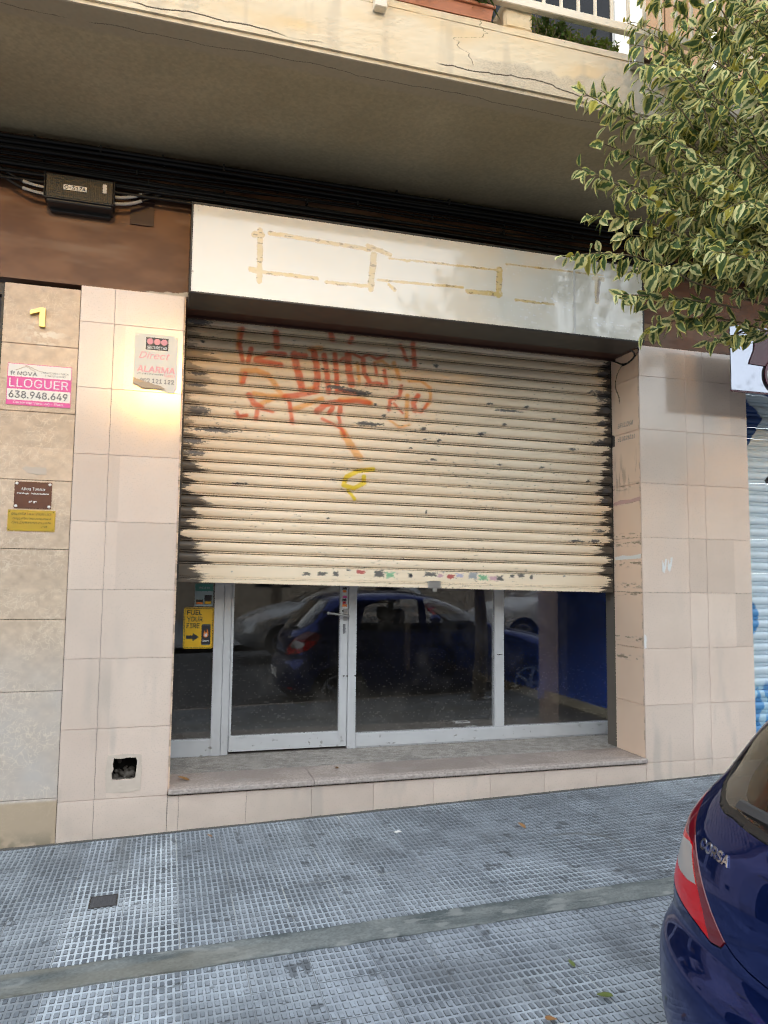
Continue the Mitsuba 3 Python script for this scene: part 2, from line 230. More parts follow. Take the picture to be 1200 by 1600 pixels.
def panel_col(p, n, uv):
    x, y, z = P3(p)
    c = mix((.73, .69, .595), (.78, .745, .66), fbm(x * 2, 2, z * 4))
    d = mi.Float(9)
    for s in TP: d = dr.minimum(d, dseg(x, z, s))
    rag = .012 * (fbm(x * 30, 2, z * 30, octaves=4) - .5)
    tape = smoothstep(.004, -.003, d + rag)
    c = mix(c, mi.Color3f(.64, .46, .15), tape * (.60 + .4 * fbm(x * 14, 1, z * 14)))
    c = mix(c, mi.Color3f(.28, .18, .09), tape * smoothstep(.62, .72, fbm(x * 34, 6, z * 60)) * .8)
    c = mix(c, mi.Color3f(.20, .11, .05), smoothstep(.004, -.002, dseg(x, z, (2.30, 3.36, 2.283, 3.21, .010)) + rag) * .7)
    c = mix(c, mi.Color3f(.35, .30, .24), smoothstep(.72, .8, fbm(x * 40, 2, z * 40)) * smoothstep(-.38, -.43, x) * .8)
    spk = smoothstep(.80, .84, noise(x * 60, 3, z * 60)) * smoothstep(.5, .7, fbm(x * 3, 5, z * 5)) * smoothstep(1.2, 2.0, x)
    return mix(c, mi.Color3f(.85, .85, .85), spk * .7)
mat('sign_panel', pr(panel_col), rough=.07, spec=.8, clearcoat=1.0, clearcoat_gloss=.0)
def pave_col(p, n, uv):
    x, y, z = P3(p)
    flag = uv.x; r = uv.y
    top = smoothstep(.93, .99, flag); groove = smoothstep(.08, .02, flag)
    zone = smoothstep(-.915, -.87, x) * smoothstep(-.385, -.425, x) * (1 - .6 * smoothstep(-1.5, -1.6, y))        # rows where cement was brushed into the grooves
    leftz = smoothstep(-.87, -.93, x)
    south = smoothstep(-1.62, -1.68, y)
    patchy = fbm(x * 2.3, y * 2.3, 7, octaves=4)
    gcol = mix((.285, .295, .305), (.365, .38, .385), smoothstep(.35, .65, patchy))
    gcol = mix(gcol, mi.Color3f(.54, .55, .54), zone * (.30 + .7 * smoothstep(.35, .6, patchy)))
    gcol = mix(gcol, mi.Color3f(.31, .315, .31), leftz * .75)
    scol = mix((.135, .143, .152), (.215, .223, .232), smoothstep(.3, .7, fbm(x * 7, y * 7, 2)))
    scol = mix(scol, mi.Color3f(.30, .315, .325), south * smoothstep(.35, .6, fbm(x * 2.0 + 3, y * 2.5, 3)) * .75)
    scol = scol * (.82 + .36 * r)
    film = smoothstep(.5, .78, fbm(x * 4.2 + 9, y * 4.2, 1, octaves=4))
    scol = mix(scol, gcol, film * (.35 + .3 * zone))
    side = mi.Color3f(.085, .088, .09)  # stud sides darkened in the colour: dirt and shade round each stud
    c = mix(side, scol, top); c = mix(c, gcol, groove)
    c = c * (.86 + .26 * cell_rand(dr.floor((x + .405) / .2415), dr.floor((y + 1.445 + .165 * smoothstep(-1.5, -1.55, y)) / .245), 4))
    grime = smoothstep(.56, .74, fbm(x * 3.1, y * 3.1, 5, octaves=5))
    c = mix(c, mi.Color3f(.10, .10, .10), grime * .42)
    spot = smoothstep(.74, .79, fbm(x * 17, y * 17, 9)) 
    c = mix(c, mi.Color3f(.05, .05, .05), spot * .6)
    ring = dr.abs(dr.sqrt(dr.square((x - 1.72) / 1.2) + dr.square(y + .93)) - .19)
    c = mix(c, mi.Color3f(.11, .105, .095), smoothstep(.05, .015, ring + .05 * fbm(x * 9, y * 9, 3)) * smoothstep(1.52, 1.66, x + .2 * (y + .93)) * .75)
    drip = smoothstep(.10, .02, dr.abs(x + .70 - .04 * fbm(1, y * 6, 2)) + .06 * fbm(x * 10, y * 6, 4)) * smoothstep(-.75, -.1, y)
    c = mix(c, mi.Color3f(.13, .125, .115), drip * .7)
    return c * mi.Color3f(.93, 1.0, 1.075) * (.9 + .2 * noise(x * 90, y * 90, 3))
mat('paving', pr(pave_col), rough=.75, spec=.12)
def pave_far(p, n, uv):
    x, y, z = P3(p)
    fx, fy = dr.abs((x + .405) / .02683 - dr.floor((x + .405) / .02683) - .5), dr.abs((y + 1.44) / .049 - dr.floor((y + 1.44) / .049) - .5)
    stud = smoothstep(.36, .32, fx) * smoothstep(.39, .36, fy)
    c = mix((.25, .265, .28), (.12, .128, .14), stud)
    return mix(c, mi.Color3f(.09, .09, .09), smoothstep(.5, .75, fbm(x * 2.7, y * 2.7, 5)) * .5)
mat('paving_far', pr(pave_far), rough=.55, spec=.4)
def cement_col(p, n, uv):
    x, y, z = P3(p)
    c = mix((.075, .09, .092), (.165, .18, .176), smoothstep(.25, .75, fbm(x * 4.5, y * 14, 2, octaves=5))) * (.8 + .4 * noise(x * 120, y * 120, 1))
    c = mix(c, mi.Color3f(.26, .27, .26), smoothstep(.62, .78, fbm(x * 9, y * 22, 6)) * .6)
    return mix(c, mi.Color3f(.165, .15, .11), smoothstep(.5, .7, fbm(x * 2, y * 9, 9)) * smoothstep(.2, -.5, x) * .45)
def cement_h(p, n, uv): return fbm(p.x * 14, p.y * 50, 3, octaves=4)
mat('cement', pr(cement_col), rough=.75, spec=.3, bump=pr(cement_h), bscale=.006)
def joint_col(p, n, uv): return mix((.20, .21, .21), (.50, .50, .46), smoothstep(.42, .62, fbm(p.x * 2.2, p.y * 2.2, 3)))
mat('joint', pr(joint_col), rough=.9, spec=.2)
def road_col(p, n, uv):
    return mix((.045, .046, .048), (.085, .085, .085), fbm(p.x * 3, p.y * 3, 1)) * (.7 + .6 * noise(p.x * 120, p.y * 120, 2))
mat('asphalt', pr(road_col), rough=.85, spec=.3)
def terrazzo_col(p, n, uv):
    x, y, z = P3(p)
    a, b, r = mikit.voronoi(x * 95 + 3, (y + z) * 95)
    c = mix((.37, .30, .255), (.50, .425, .37), r)
    edge = smoothstep(.06, .02, y) 
    c = mix(c * .82, mi.Color3f(.42, .36, .325) * (.75 + .5 * r), edge * .5)
    dirt = smoothstep(.35, .7, fbm(x * 3, y * 6, 2, octaves=4)) * (1 - edge)
    c = mix(c, mi.Color3f(.25, .205, .18), dirt * .75)
    return mix(c, mi.Color3f(.42, .40, .38), smoothstep(.62, .8, fbm(x * 2 + 7, y * 4, 5)) * .4)
mat('terrazzo', pr(terrazzo_col), rough=.5, spec=.4)
def floor_col(p, n, uv):
    x, y, z = P3(p)
    gx, gy = dr.abs(x / .4 - dr.floor(x / .4) - .5), dr.abs(y / .4 - dr.floor(y / .4) - .5)
    c = mix((.11, .10, .085), (.20, .18, .15), fbm(x * 4, y * 4, 2)) 
    c = c * (.75 + .5 * fbm(x * 30, y * 30, 3))
    return mix(c, mi.Color3f(.09, .08, .07), smoothstep(.488, .495, dr.maximum(gx, gy)) * .5)
mat('room_floor', pr(floor_col), rough=.6, spec=.3)
def blue_col(p, n, uv): return mix((.02, .085, .46), (.03, .11, .55), fbm(p.x * 3, p.y * 3, p.z * 3))
mat('blue_paint', pr(blue_col), rough=.45, spec=.4)
mat('cream_board', (.55, .47, .33), rough=.5)
mat('room_dark', (.055, .05, .048), rough=.8)
def alu_col(p, n, uv):
    x, y, z = P3(p)
    c = mix((.56, .565, .57), (.64, .645, .65), fbm(x * 9, y * 9, z * 3))
    return mix(c, mi.Color3f(.22, .20, .17), smoothstep(.66, .76, fbm(x * 34, y * 34, z * 34, octaves=4)) * smoothstep(.25, .05, z) * .8)
mat('aluminium', pr(alu_col), rough=.38, spec=.6, metallic=.15)
mat('black_metal', (.022, .021, .02), rough=.45)
mat('black_cable', (.012, .012, .013), rough=.5, spec=.35)
mat('grey_sleeve', (.42, .42, .41), rough=.5)
def dark_wood(p, n, uv): return mix((.035, .014, .011), (.062, .027, .02), fbm(p.x * 3, p.y * 30, p.z * 30))
mat('soffit_board', pr(dark_wood), rough=.45, spec=.4)
mat('grout', (.13, .11, .09), rough=.9)
mat('dark_void', (.012, .011, .010), rough=.9)
mat('mortar', (.55, .46, .375), rough=.95)
mat('white_plate', (.72, .70, .66), rough=.3, clearcoat=.4)
mat('paper_white', (.74, .73, .70), rough=.5)
mat('pink_print', (.72, .10, .33), rough=.45)
mat('pale_pink', (.78, .33, .36), rough=.45)
mat('faded_paper', (.58, .36, .31), rough=.6)
mat('ink', (.02, .02, .024), rough=.45)
mat('grey_ink', (.16, .16, .17), rough=.5)
mat('white_ink', (.78, .77, .75), rough=.5)
mat('torn_metal', (.36, .27, .18), rough=.45, metallic=.5)
mat('plaque_brown', (.115, .042, .026), rough=.3)
mat('brass', (.50, .36, .06), rough=.33, metallic=.65)
mat('gold_digit', (.66, .50, .17), rough=.28, metallic=.7)
mat('chrome', (.75, .75, .76), rough=.12, metallic=1.0)
mat('steel', (.45, .44, .42), rough=.3, metallic=.9)
mat('yellow_print', (.80, .47, .012), rough=.4)
mat('orange_print', (.80, .22, .03), rough=.4)
mat('teal_print', (.06, .24, .20), rough=.4)
mat('pale_blue_print', (.33, .42, .44), rough=.4)
mat('railing_paint', (.66, .58, .46), rough=.4)
mat('white_frame', (.70, .68, .64), rough=.4)
def blind_col(p, n, uv): return mix((.26, .15, .075), (.34, .21, .11), fbm(p.x * 30, 1, p.z * 3))
mat('brown_blind', pr(blind_col), rough=.6)
mat('terracotta', (.40, .14, .065), rough=.6)
mat('soil', (.05, .035, .025), rough=1.0)
mat('dark_pane', (.012, .013, .015), rough=.08, spec=.15)
mat('white_slat', (.60, .69, .74), rough=.35, spec=.5)
def nshut_col(p, n, uv):
    x, y, z = P3(p)
    c = mix((.50, .60, .66), (.58, .67, .72), fbm(x * 2, 1, z * 6))
    blue = dr.maximum(smoothstep(.01, -.01, 2.42 + 1.9 * dr.abs(x - 3.94) - z), smoothstep(.0, -.02, z - 2.80 + 1.3 * dr.abs(x - 4.02)) * 0)
    wedge = smoothstep(-.01, .01, z - 2.40 - 1.55 * (x - 3.95)) * smoothstep(-.01, .01, 3.0 - z)
    hi = smoothstep(-.01, .01, z - 2.70 + .9 * (x - 3.99)) * smoothstep(.0, .02, .12 - dr.abs(z - 2.73 + .5 * (x - 4.05)))
    c = mix(c, mi.Color3f(.008, .05, .20), wedge)
    c = mix(c, mi.Color3f(.55, .64, .66), hi * .85)
    k1 = smoothstep(.05, .035, dr.sqrt(dr.square((x - 4.12) / .8) + dr.square(z - 2.10)) + .02 * fbm(x * 20, 1, z * 20))
    c = mix(c, mi.Color3f(.02, .02, .02), k1)
    low = smoothstep(.60, .5, z + .10 * fbm(x * 12, 1, z * 12))
    wavy = smoothstep(.45, .55, noise(x * 26, 2, z * 9))
    c = mix(c, mix(mi.Color3f(.03, .22, .50), mi.Color3f(.35, .55, .66), wavy), low * .9)
    b2 = smoothstep(.06, .05, dr.sqrt(dr.square(x - 3.93) + dr.square((z - 1.0) * .45)))
    return mix(c, mi.Color3f(.03, .22, .50), b2 * .9)
mat('neighbour_paint', pr(nshut_col), rough=.35, spec=.5)
mat('mirror_panel', (.26, .27, .31), rough=.04, metallic=.85)
mat('burgundy', (.075, .006, .018), rough=.35)
def dust(p, n, uv): return .012 + .05 * smoothstep(.5, .85, fbm(p.x * 5, 3, p.z * 3, octaves=4)) + .05 * smoothstep(.35, .12, p.z) * fbm(p.x * 9, 1, p.z * 9) + .12 * smoothstep(.80, .83, noise(p.x * 70, 2, p.z * 70)) * smoothstep(.9, .2, p.z)
scene['pane_glass'] = {'type': 'blendbsdf', 'weight': pr(dust), 'clean': {'type': 'thindielectric', 'int_ior': 1.6}, 'dusty': {'type': 'twosided', 'bsdf': {'type': 'diffuse', 'reflectance': {'type': 'rgb', 'value': [.34, .32, .29]}}}}
scene['car_glass'] = {'type': 'thindielectric', 'int_ior': 1.42}
scene['car_paint'] = {'type': 'twosided', 'bsdf': {'type': 'blendbsdf', 'weight': .72, 'flake': {'type': 'principled', 'base_color': {'type': 'rgb', 'value': [.003, .020, .16]}, 'metallic': .75, 'roughness': .38, 'specular': .4},
                      'lacquer': {'type': 'plastic', 'diffuse_reflectance': {'type': 'rgb', 'value': [.001, .003, .016]}, 'int_ior': 1.75}}}
mat('silver_paint', (.42, .43, .44), rough=.3, metallic=.5, clearcoat=1.0, clearcoat_gloss=.98)
mat('white_paint', (.66, .66, .65), rough=.3, clearcoat=1.0, clearcoat_gloss=.98)
mat('car_black', (.012, .012, .013), rough=.45)
mat('car_trim', (.03, .03, .032), rough=.6)
mat('seat_cloth', (.03, .03, .034), rough=.9)
mat('lens_red', (.46, .001, .006), rough=.05, spec=.35)
mat('lens_dark_red', (.12, .003, .010), rough=.06, spec=.6, clearcoat=1.0, clearcoat_gloss=.99)
mat('lens_clear', (.34, .32, .31), rough=.16, spec=.6, metallic=.3, clearcoat=1.0, clearcoat_gloss=.99)
mat('tyre', (.018, .018, .018), rough=.85)
mat('rim', (.42, .42, .43), rough=.3, metallic=.8)
def leaf_col(p, n, uv):
    u = dr.abs(uv.x * 2 - 1); idn = dr.floor(uv.y); v = uv.y - idn
    r = cell_rand(idn, 3, 1); r2 = cell_rand(idn, 8, 2)
    w = 4 * v * (1 - v)
    wide = .30 + .38 * r
    m = smoothstep(1 - wide - .16, 1 - wide + .12, u + .45 * (noise(uv.x * 4 + idn * 7.3, v * 9, 2) - .5) + .16 * smoothstep(.75, 1, v))
    g = mix((.055, .10, .035), (.115, .175, .065), r2)
    g = mix(g, mi.Color3f(.15, .21, .12), smoothstep(.45, .7, noise(uv.x * 5 + idn * 3.1, v * 5, 6)) * .6)
    cream = mix((.62, .57, .16), (.70, .67, .34), r)
    c = mix(g, cream, m * .95)
    yel = smoothstep(.95, .97, cell_rand(idn, 5, 5))
    c = mix(c, mi.Color3f(.48, .42, .06), yel * .8)
    return mix(c, mi.Color3f(.16, .19, .08), smoothstep(.06, .02, u) * .5)
scene['variegated_leaf'] = {'type': 'principledthin', 'base_color': pr(leaf_col), 'roughness': .38, 'spec_trans': 0.0, 'diff_trans': .55, 'eta': 1.45}
def green_col(p, n, uv): return mix((.035, .060, .018), (.085, .125, .035), cell_rand(dr.floor(uv.y), 2, 2))
scene['plain_leaf'] = {'type': 'principledthin', 'base_color': pr(green_col), 'roughness': .5, 'spec_trans': 0.0, 'diff_trans': .6, 'eta': 1.4}
def fern_col(p, n, uv): return mix((.085, .13, .022), (.17, .22, .045), cell_rand(dr.floor(uv.y), 2, 2))
scene['fern_leaf'] = {'type': 'principledthin', 'base_color': pr(fern_col), 'roughness': .5, 'spec_trans': 0.0, 'diff_trans': .7, 'eta': 1.4}
def bark_col(p, n, uv): return mix((.11, .085, .06), (.22, .18, .14), fbm(p.x * 30, p.y * 30, p.z * 6))
mat('bark', pr(bark_col), rough=.9)
mat('twig_bark', (.13, .10, .055), rough=.8)
mat('dry_leaf', (.26, .13, .045), rough=.7)
mat('olive_leaf', (.10, .13, .03), rough=.6)
mat('far_wall', (.40, .33, .25), rough=.9)
mat('far_trim', (.30, .24, .19), rough=.9)

# ------------------------------------------------------------------ ground
SL = .0255
def gz(x, y=0): return -.204 + SL * np.clip(x, -8, 8)
def sheet(x0, x1, y0, y1, dz, name, m, **kw):
    xs = np.unique(np.clip([x0, -8, 8, x1], x0, x1))
    V = [(x, y, gz(x) + dz) for x in xs for y in (y0, y1)]
    F = [f for i in range(len(xs) - 1) for f in ((2 * i, 2 * i + 2, 2 * i + 3), (2 * i, 2 * i + 3, 2 * i + 1))]
    return add(None, name, trimesh.Trimesh(V, F, process=False), m, kind='structure', **kw)
KY = -2.50
sheet(-400, 400, -400, 60, -.5, 'ground', 'asphalt')
sheet(-120, 120, -10.2, KY + .01, -.150, 'road', 'asphalt')
PX0, PX1, TX, TY = -.405 - 5 * .2415, -.405 + 17 * .2415, .2415, .245
pav = add(None, 'pavement', cat([rotated(bx(PX0, PX1, KY, .3, -.16, -.0048), -math.degrees(SL), [0, 1, 0]).apply_translation([0, 0, -.204])]), 'joint', kind='structure')
for nm, xa, xb in (('side_pavement', -60, PX0), ('side_pavement_001', PX1, 60)):
    sheet(xa, xb, KY, .3, -.0005, 'side_pavement', 'paving_far')
kerb = add(None, 'kerb', cat([rotated(cbox(-60, 60, KY - .13, KY - .002, -.3, .001, .012), -math.degrees(SL) if False else 0, [0, 1, 0])]), 'mortar', kind='structure')
kv = scene.pop(kerb); used['kerb'] = 0; labels.pop(kerb)
def tilted(m):
    m = m.copy(); v = m.vertices.copy(); v[:, 2] += gz(v[:, 0]); m.vertices = v; return m
kerb = None
for k in range(18):
    x = -6 + k * .8
    b = tilted(cbox(x + .003, x + .797, KY - .05, KY - .001, -.3, .000, .006))
    if kerb is None: kerb = add(None, 'kerb', b, 'mortar', kind='structure')
    else: add(kerb, 'kerbstone', b, 'mortar')
rng = np.random.default_rng(11)
def pave_tile(seed, y_lo=-TY / 2, y_hi=TY / 2):
    """one hydraulic tile, 9 x 5 raised studs; uv.x flags groove 0, stud side .5, stud top 1"""
    r = np.random.default_rng(seed); V, F, U = [], [], []
    def quad(pts, fl, tone):
        i = len(V); V.extend(pts); U.extend([(f, tone) for f in fl]); F.extend([(i, i + 1, i + 2), (i, i + 2, i + 3)])
    hx, g = TX / 2 - .0012, .0012; y0, y1 = y_lo + g, y_hi - g
    quad([(-hx, y0, 0), (hx, y0, 0), (hx, y1, 0), (-hx, y1, 0)], [0] * 4, .5)
    for a, b in (((-hx, y0), (hx, y0)), ((hx, y0), (hx, y1)), ((hx, y1), (-hx, y1)), ((-hx, y1), (-hx, y0))):
        quad([(*a, -.008), (*b, -.008), (*b, 0), (*a, 0)], [.3] * 4, .5)
    for i in range(9):
        for j in range(5):
            cx, cy = -TX / 2 + (i + .5) * TX / 9, -TY / 2 + (j + .5) * TY / 5
            if cy - .024 < y_lo or cy + .024 > y_hi: continue
            if r.random() < .0015: continue
            h = .0030 + r.uniform(-.0007, .0004); wx, wy = .0088 + r.uniform(-.0008, .0008), .0172 + r.uniform(-.0012, .0012); tn = r.random()
            cx += r.uniform(-.0005, .0005); cy += r.uniform(-.0005, .0005)
            bt = [(cx - wx, cy - wy, 0), (cx + wx, cy - wy, 0), (cx + wx, cy + wy, 0), (cx - wx, cy + wy, 0)]
            tp = [(cx + sx * (wx - .0016), cy + sy * (wy - .0018), h) for sx, sy in ((-1, -1), (1, -1), (1, 1), (-1, 1))]
            for k in range(4): quad([bt[k], bt[(k + 1) % 4], tp[(k + 1) % 4], tp[k]], [.5] * 4, tn)
            quad(tp, [1] * 4, tn)
    return mikit.ply((np.array(V), np.array(F)), 'paving', uv=np.array(U))
full = [pave_tile(s) for s in range(6)]
rows = [-1.61 - TY * (k + .5) for k in range(4)] + [-1.445 + TY * (k + .5) for k in range(6)]
cut_tile = [pave_tile(77 + s, -.033) for s in range(2)]
for i in range(22):
    for y in rows:
        if y > -.05 and i < 0: continue
        x = PX0 + (i + .5) * TX
        d = dict(cut_tile[i % 2] if y < -2.4 else full[rng.integers(6)])
        d['to_world'] = T().translate([x + rng.uniform(-.0006, .0006), y, gz(x) - .003 + rng.uniform(-.0012, .0008)]).rotate([0, 1, 0], -math.degrees(SL) + rng.uniform(-.25, .25)).rotate([1, 0, 0], rng.uniform(-.25, .25)).rotate([0, 0, 1], 0.0 if y < -2.4 else 180.0 * rng.integers(2))
        add(pav, 'tile', d, None)
st = trimesh.creation.box([PX1 - PX0, .168, .012]); st = st.subdivide_to_size(.03)
v = st.vertices.copy(); v[:, 0] += (PX0 + PX1) / 2; v[:, 1] += -1.528
edge = np.abs(v[:, 1] + 1.528) > .08
v[edge, 1] += .010 * (meshkit.fbm(v[edge] * 14) - .5) * 2; v[:, 2] += gz(v[:, 0]) - .004 + np.where(v[:, 2] > 0, .0035 * (meshkit.fbm(v * 9, seed=4) - .5), 0)
st.vertices = v
add(pav, 'cement_strip', st, 'cement', smooth=40, label='smooth grey cement strip filled in along the pavement')
# small stopcock lid
lid = thing('valve_cover', 'small dark cast iron lid set in the pale paving near the left pier', 'cover')
lx, ly = -.738, -.872
add(lid, 'frame', tilted(cat([cbox(lx - .062, lx + .062, ly - .064, ly - .058, -.01, .003, .001), cbox(lx - .062, lx + .062, ly + .058, ly + .064, -.01, .003, .001), cbox(lx - .062, lx - .056, ly - .058, ly + .058, -.01, .003, .001), cbox(lx + .056, lx + .062, ly - .058, ly + .058, -.01, .003, .001)])), 'black_metal')
r = np.random.default_rng(5); kn = [cbox(lx - .055, lx + .055, ly - .057, ly + .057, -.01, .001, .001)]
for i in range(10):
    for j in range(9):
        cx, cy = lx - .049 + i * .0109, ly - .049 + j * .0122
        kn.append(rotated(cbox(cx - .0042, cx + .0042, cy - .0017, cy + .0017, 0, .004, .0006), [45, -45, 20][r.integers(3)], [0, 0, 1], [cx, cy, 0]))
mat('cast_iron', (.10, .10, .105), rough=.55, metallic=.3)
add(lid, 'plate', tilted(cat(kn)), 'cast_iron')

# ------------------------------------------------------------------ the building
B = thing('shop_building', 'old building with a closed shop below a concrete balcony, beige tiled piers', 'building')
def tile_grid(parent, name, xs, zs, m, y=0.0, d=.011, j=.0009, skip=None, low=None):
    for xa, xb in zip(xs[:-1], xs[1:]):
        for za, zb in zip(zs[:-1], zs[1:]):
            if skip and skip(xa, za): continue
            dy = rng.uniform(-.0005, .0005)
            b = cbox(xa + j, xb - j, y + dy, y + d, za + j, zb - j, .0008)
            if low and za < low - .05:
                v = b.vertices.copy(); k = v[:, 2] < (za + zb) / 2; v[k, 2] = gz(v[k, 0]) - .004; b = trimesh.Trimesh(v, b.faces, process=False)
            add(parent, name, b, m)
ZR = [-.26, 0] + [.4 * k for k in range(1, 8)] + [3.02]
# left pier, with the broken vent opening cut through one tile
hole = Polygon([(-.772, .107), (-.74, .102), (-.70, .106), (-.668, .103), (-.645, .109), (-.640, .16), (-.636, .205), (-.644, .226), (-.69, .229), (-.72, .223), (-.765, .227), (-.771, .19), (-.766, .165), (-.776, .14)])
cut = lambda g: M3(facing(extr(hole.buffer(g), .6), 0, .35, 0))
core = M3(bx(-1.06, -.462, .0115, .5, -.3, 3.018)) - cut(.004)
LP = add(B, 'left_pier', TM(core), 'grout')
tile_grid(LP, 'tile', [-1.06, -.865, -.46], ZR, 'tile_cream', skip=lambda x, z: x > -.9 and abs(z) < .01, low=0)
add(LP, 'tile', TM(M3(cbox(-.8638, -.4612, 0, .011, .0012, .3988, .0012)) - cut(0)), 'tile_cream', label='tile with a square hole broken through it')
mr = Polygon([(-.803, .036), (-.70, .03), (-.612, .04), (-.608, .14), (-.614, .243), (-.69, .25), (-.80, .245), (-.81, .15)]).difference(hole)
mm = facing(extr(mr, .0035), 0, .0005, 0).subdivide_to_size(.012); v = mm.vertices.copy(); f_ = v[:, 1] < -.002; v[f_, 1] += .004 * (meshkit.fbm(v[f_] * 60) - .6); mm.vertices = v
add(LP, 'vent_surround', mm, 'mortar', label='cement smeared round the broken vent hole')
vb = cat([bx(-.80, -.61, .16, .17, .08, .25), bx(-.80, -.79, .012, .16, .08, .25), bx(-.62, -.61, .012, .16, .08, .25), bx(-.79, -.62, .012, .16, .08, .09), bx(-.79, -.62, .012, .16, .24, .25)])
add(LP, 'vent_hole', vb, 'dark_void', label='dark hollow behind the vent hole')
r = np.random.default_rng(3); rub = []
for k in range(26):
    m = trimesh.creation.icosphere(1, r.uniform(.008, .02)); m.vertices *= r.uniform(.6, 1.3, 3); m.apply_translation([r.uniform(-.765, -.65), r.uniform(.05, .14), r.uniform(.098, .13 + .05 * (k % 3))]); rub.append(m)
mat('rubble', (.10, .085, .07), rough=.9)
add(LP, 'rubble', cat(rub), 'rubble', kind='stuff')
for za, zb in zip(ZR[1:-1], ZR[2:]): add(LP, 'tile', cbox(-.4612, -.450, .013, .37, za + .0012, zb - .0012, .0012), 'tile_peach')
# stone pier of the house entrance
SP = add(B, 'stone_pier', bx(-1.475, -1.0615, .018, .5, -.3, 2.99), 'grout')
zs = [-.27, .023, .621, 1.027, 1.43, 1.83, 2.231, 2.631, 2.992]
for za, zb in zip(zs[:-1], zs[1:]):
    b = cbox(-1.477, -1.0625, .003 + rng.uniform(-.001, .001), .018, za + .0015, zb - .0015, .002)
    if za < 0: v = b.vertices.copy(); k = v[:, 2] < -.1; v[k, 2] = gz(v[k, 0]) - .004; b = trimesh.Trimesh(v, b.faces, process=False)
    add(SP, 'slab', b, 'stone_slab')
# entrance to the left of it
ED = add(B, 'entrance_door', cat([bx(-1.50, -1.478, .05, .12, -.25, 3.0), bx(-2.62, -2.57, .05, .12, -.25, 3.0), bx(-2.57, -1.50, .05, .12, 2.35, 2.42), bx(-2.57, -1.50, .05, .12, 2.93, 3.0)]), 'black_metal')
add(ED, 'pane', bx(-2.57, -1.50, .08, .085, -.24, 2.95), 'dark_pane')
add(B, 'stone_pier', bx(-4.2, -2.62, .003, .5, -.3, 2.99), 'stone_slab')
add(B, 'side_wall', bx(-14, -4.2, .002, .5, -.5, 3.02), 'upper_render')
# right pier
RP = add(B, 'right_pier', bx(2.812, 3.75, .0115, .5, -.3, 3.03), 'grout')
ZR2 = ZR[:-1] + [3.03]
tile_grid(RP, 'tile', [2.80, 3.2, 3.355, 3.752], ZR2, 'tile_cream', low=0)
for za, zb in zip(ZR2[1:-1], ZR2[2:]):
    za = max(za, .03)
    if abs(za - 2.4) < .01:
        add(RP, 'tile', cat([cbox(2.800, 2.811, .0125, .335, za + .0012, zb - .0012, .0012), cbox(2.800, 2.811, .335, .362, za + .012, zb - .0012, .0012)]), 'tile_peach'); continue
    if abs(za - 2.0) < .01:
        add(RP, 'tile', cat([cbox(2.800, 2.811, .0125, .325, za + .0012, zb - .0012, .0012), cbox(2.800, 2.811, .325, .362, za + .0012, zb - .08, .0012)]), 'tile_peach', label='peach reveal tile with its corner broken off'); continue
    add(RP, 'tile', cbox(2.800, 2.811, .0125, .362, za + .0012, zb - .0012, .0012), 'tile_peach')
hand = cat([text('SE LLOGA', .034, 0, 0, 0, width=.20, slant=.25), text('610525111', .034, 0, 0, -.105, width=.22, slant=.25)])
v = hand.vertices.copy(); hand.vertices = np.c_[2.8 + v[:, 1], .285 - v[:, 0], 2.452 + v[:, 2] - .02 * v[:, 0]]
add(RP, 'handwriting', hand, 'grey_ink', label='pencilled words on the peach reveal tile')
for zz, cc in ((1.86, 'paper_white'), (1.44, 'paper_white')):
    m = extr(Polygon([(0, 0), (.33, .008), (.335, .04), (.2, .028), (.1, .036), (0, .02)]), .0006); v = m.vertices.copy(); m.vertices = np.c_[2.7995 - v[:, 2], .35 - v[:, 0], zz + v[:, 1]]
    add(RP, 'paper_scrap', m, 'faded_paper' if zz > 1.6 else cc, label='torn paper scrap glued on the reveal')
for (sx, sz) in ((2.962, 1.40), (3.01, 1.41)):
    add(RP, 'paper_scrap', facing(extr(Polygon([(0, 0), (.02, -.02), (.035, .03), (.045, .09), (.028, .085), (.022, .03), (.004, .08)]), .0006), sx, -.0012, sz - .04), 'paper_white')
add(RP, 'paper_scrap', facing(extr(Polygon([(0, 0), (.018, .004), (.02, .09), (.002, .1)]), .0006), 2.80, -.0012, .80), 'paper_white')
r = np.random.default_rng(8)
# plinth below the step
PL = add(B, 'plinth', bx(-.459, 2.80, .0115, .4, -.3, -.02), 'grout')
xs = [-.459, -.395, 0, .4, .8, 1.2, 1.6, 2.0, 2.4, 2.799]
tile_grid(PL, 'tile', xs, [-.26, -.008], 'tile_cream', low=0)
# step: terrazzo slabs with a rounded nosing, floor behind
SB = add(B, 'step', bx(-.449, 2.798, .02, .95, -.02, .002), 'grout')
def nose(x0, x1):
    pr_ = [(-.022, .007), (-.024, .010), (-.024, .027), (-.022, .0305), (-.016, .033)]
    prof = Polygon([(.34, .003), (-.019, .003), *pr_, (.34, .032)])
    m = extr(prof, x1 - x0 - .004); v = m.vertices; return trimesh.Trimesh(np.c_[x0 + .002 + v[:, 2], v[:, 0], v[:, 1]], m.faces[:, ::-1], process=False)
for xa, xb in ((-.458, .415), (.415, 1.655), (1.655, 2.799)): add(SB, 'slab', nose(xa, xb), 'terrazzo')
thr = bx(-.449, 2.80, .343, .9, .002, .030).subdivide_to_size(.04); v = thr.vertices.copy(); k = v[:, 2] > .02; v[k, 2] += .003 * (meshkit.fbm(v[k] * 12) - .5); thr.vertices = v
def screed_col(p, n, uv): return mix((.20, .18, .16), (.32, .29, .255), smoothstep(.15, .85, fbm(p.x * 22, p.y * 30, 3, octaves=5))) * (.75 + .5 * noise(p.x * 160, p.y * 160, 1))
mat('screed', pr(screed_col), rough=.9)
add(SB, 'threshold', thr, 'screed', label='rough screed strip under the shopfront')
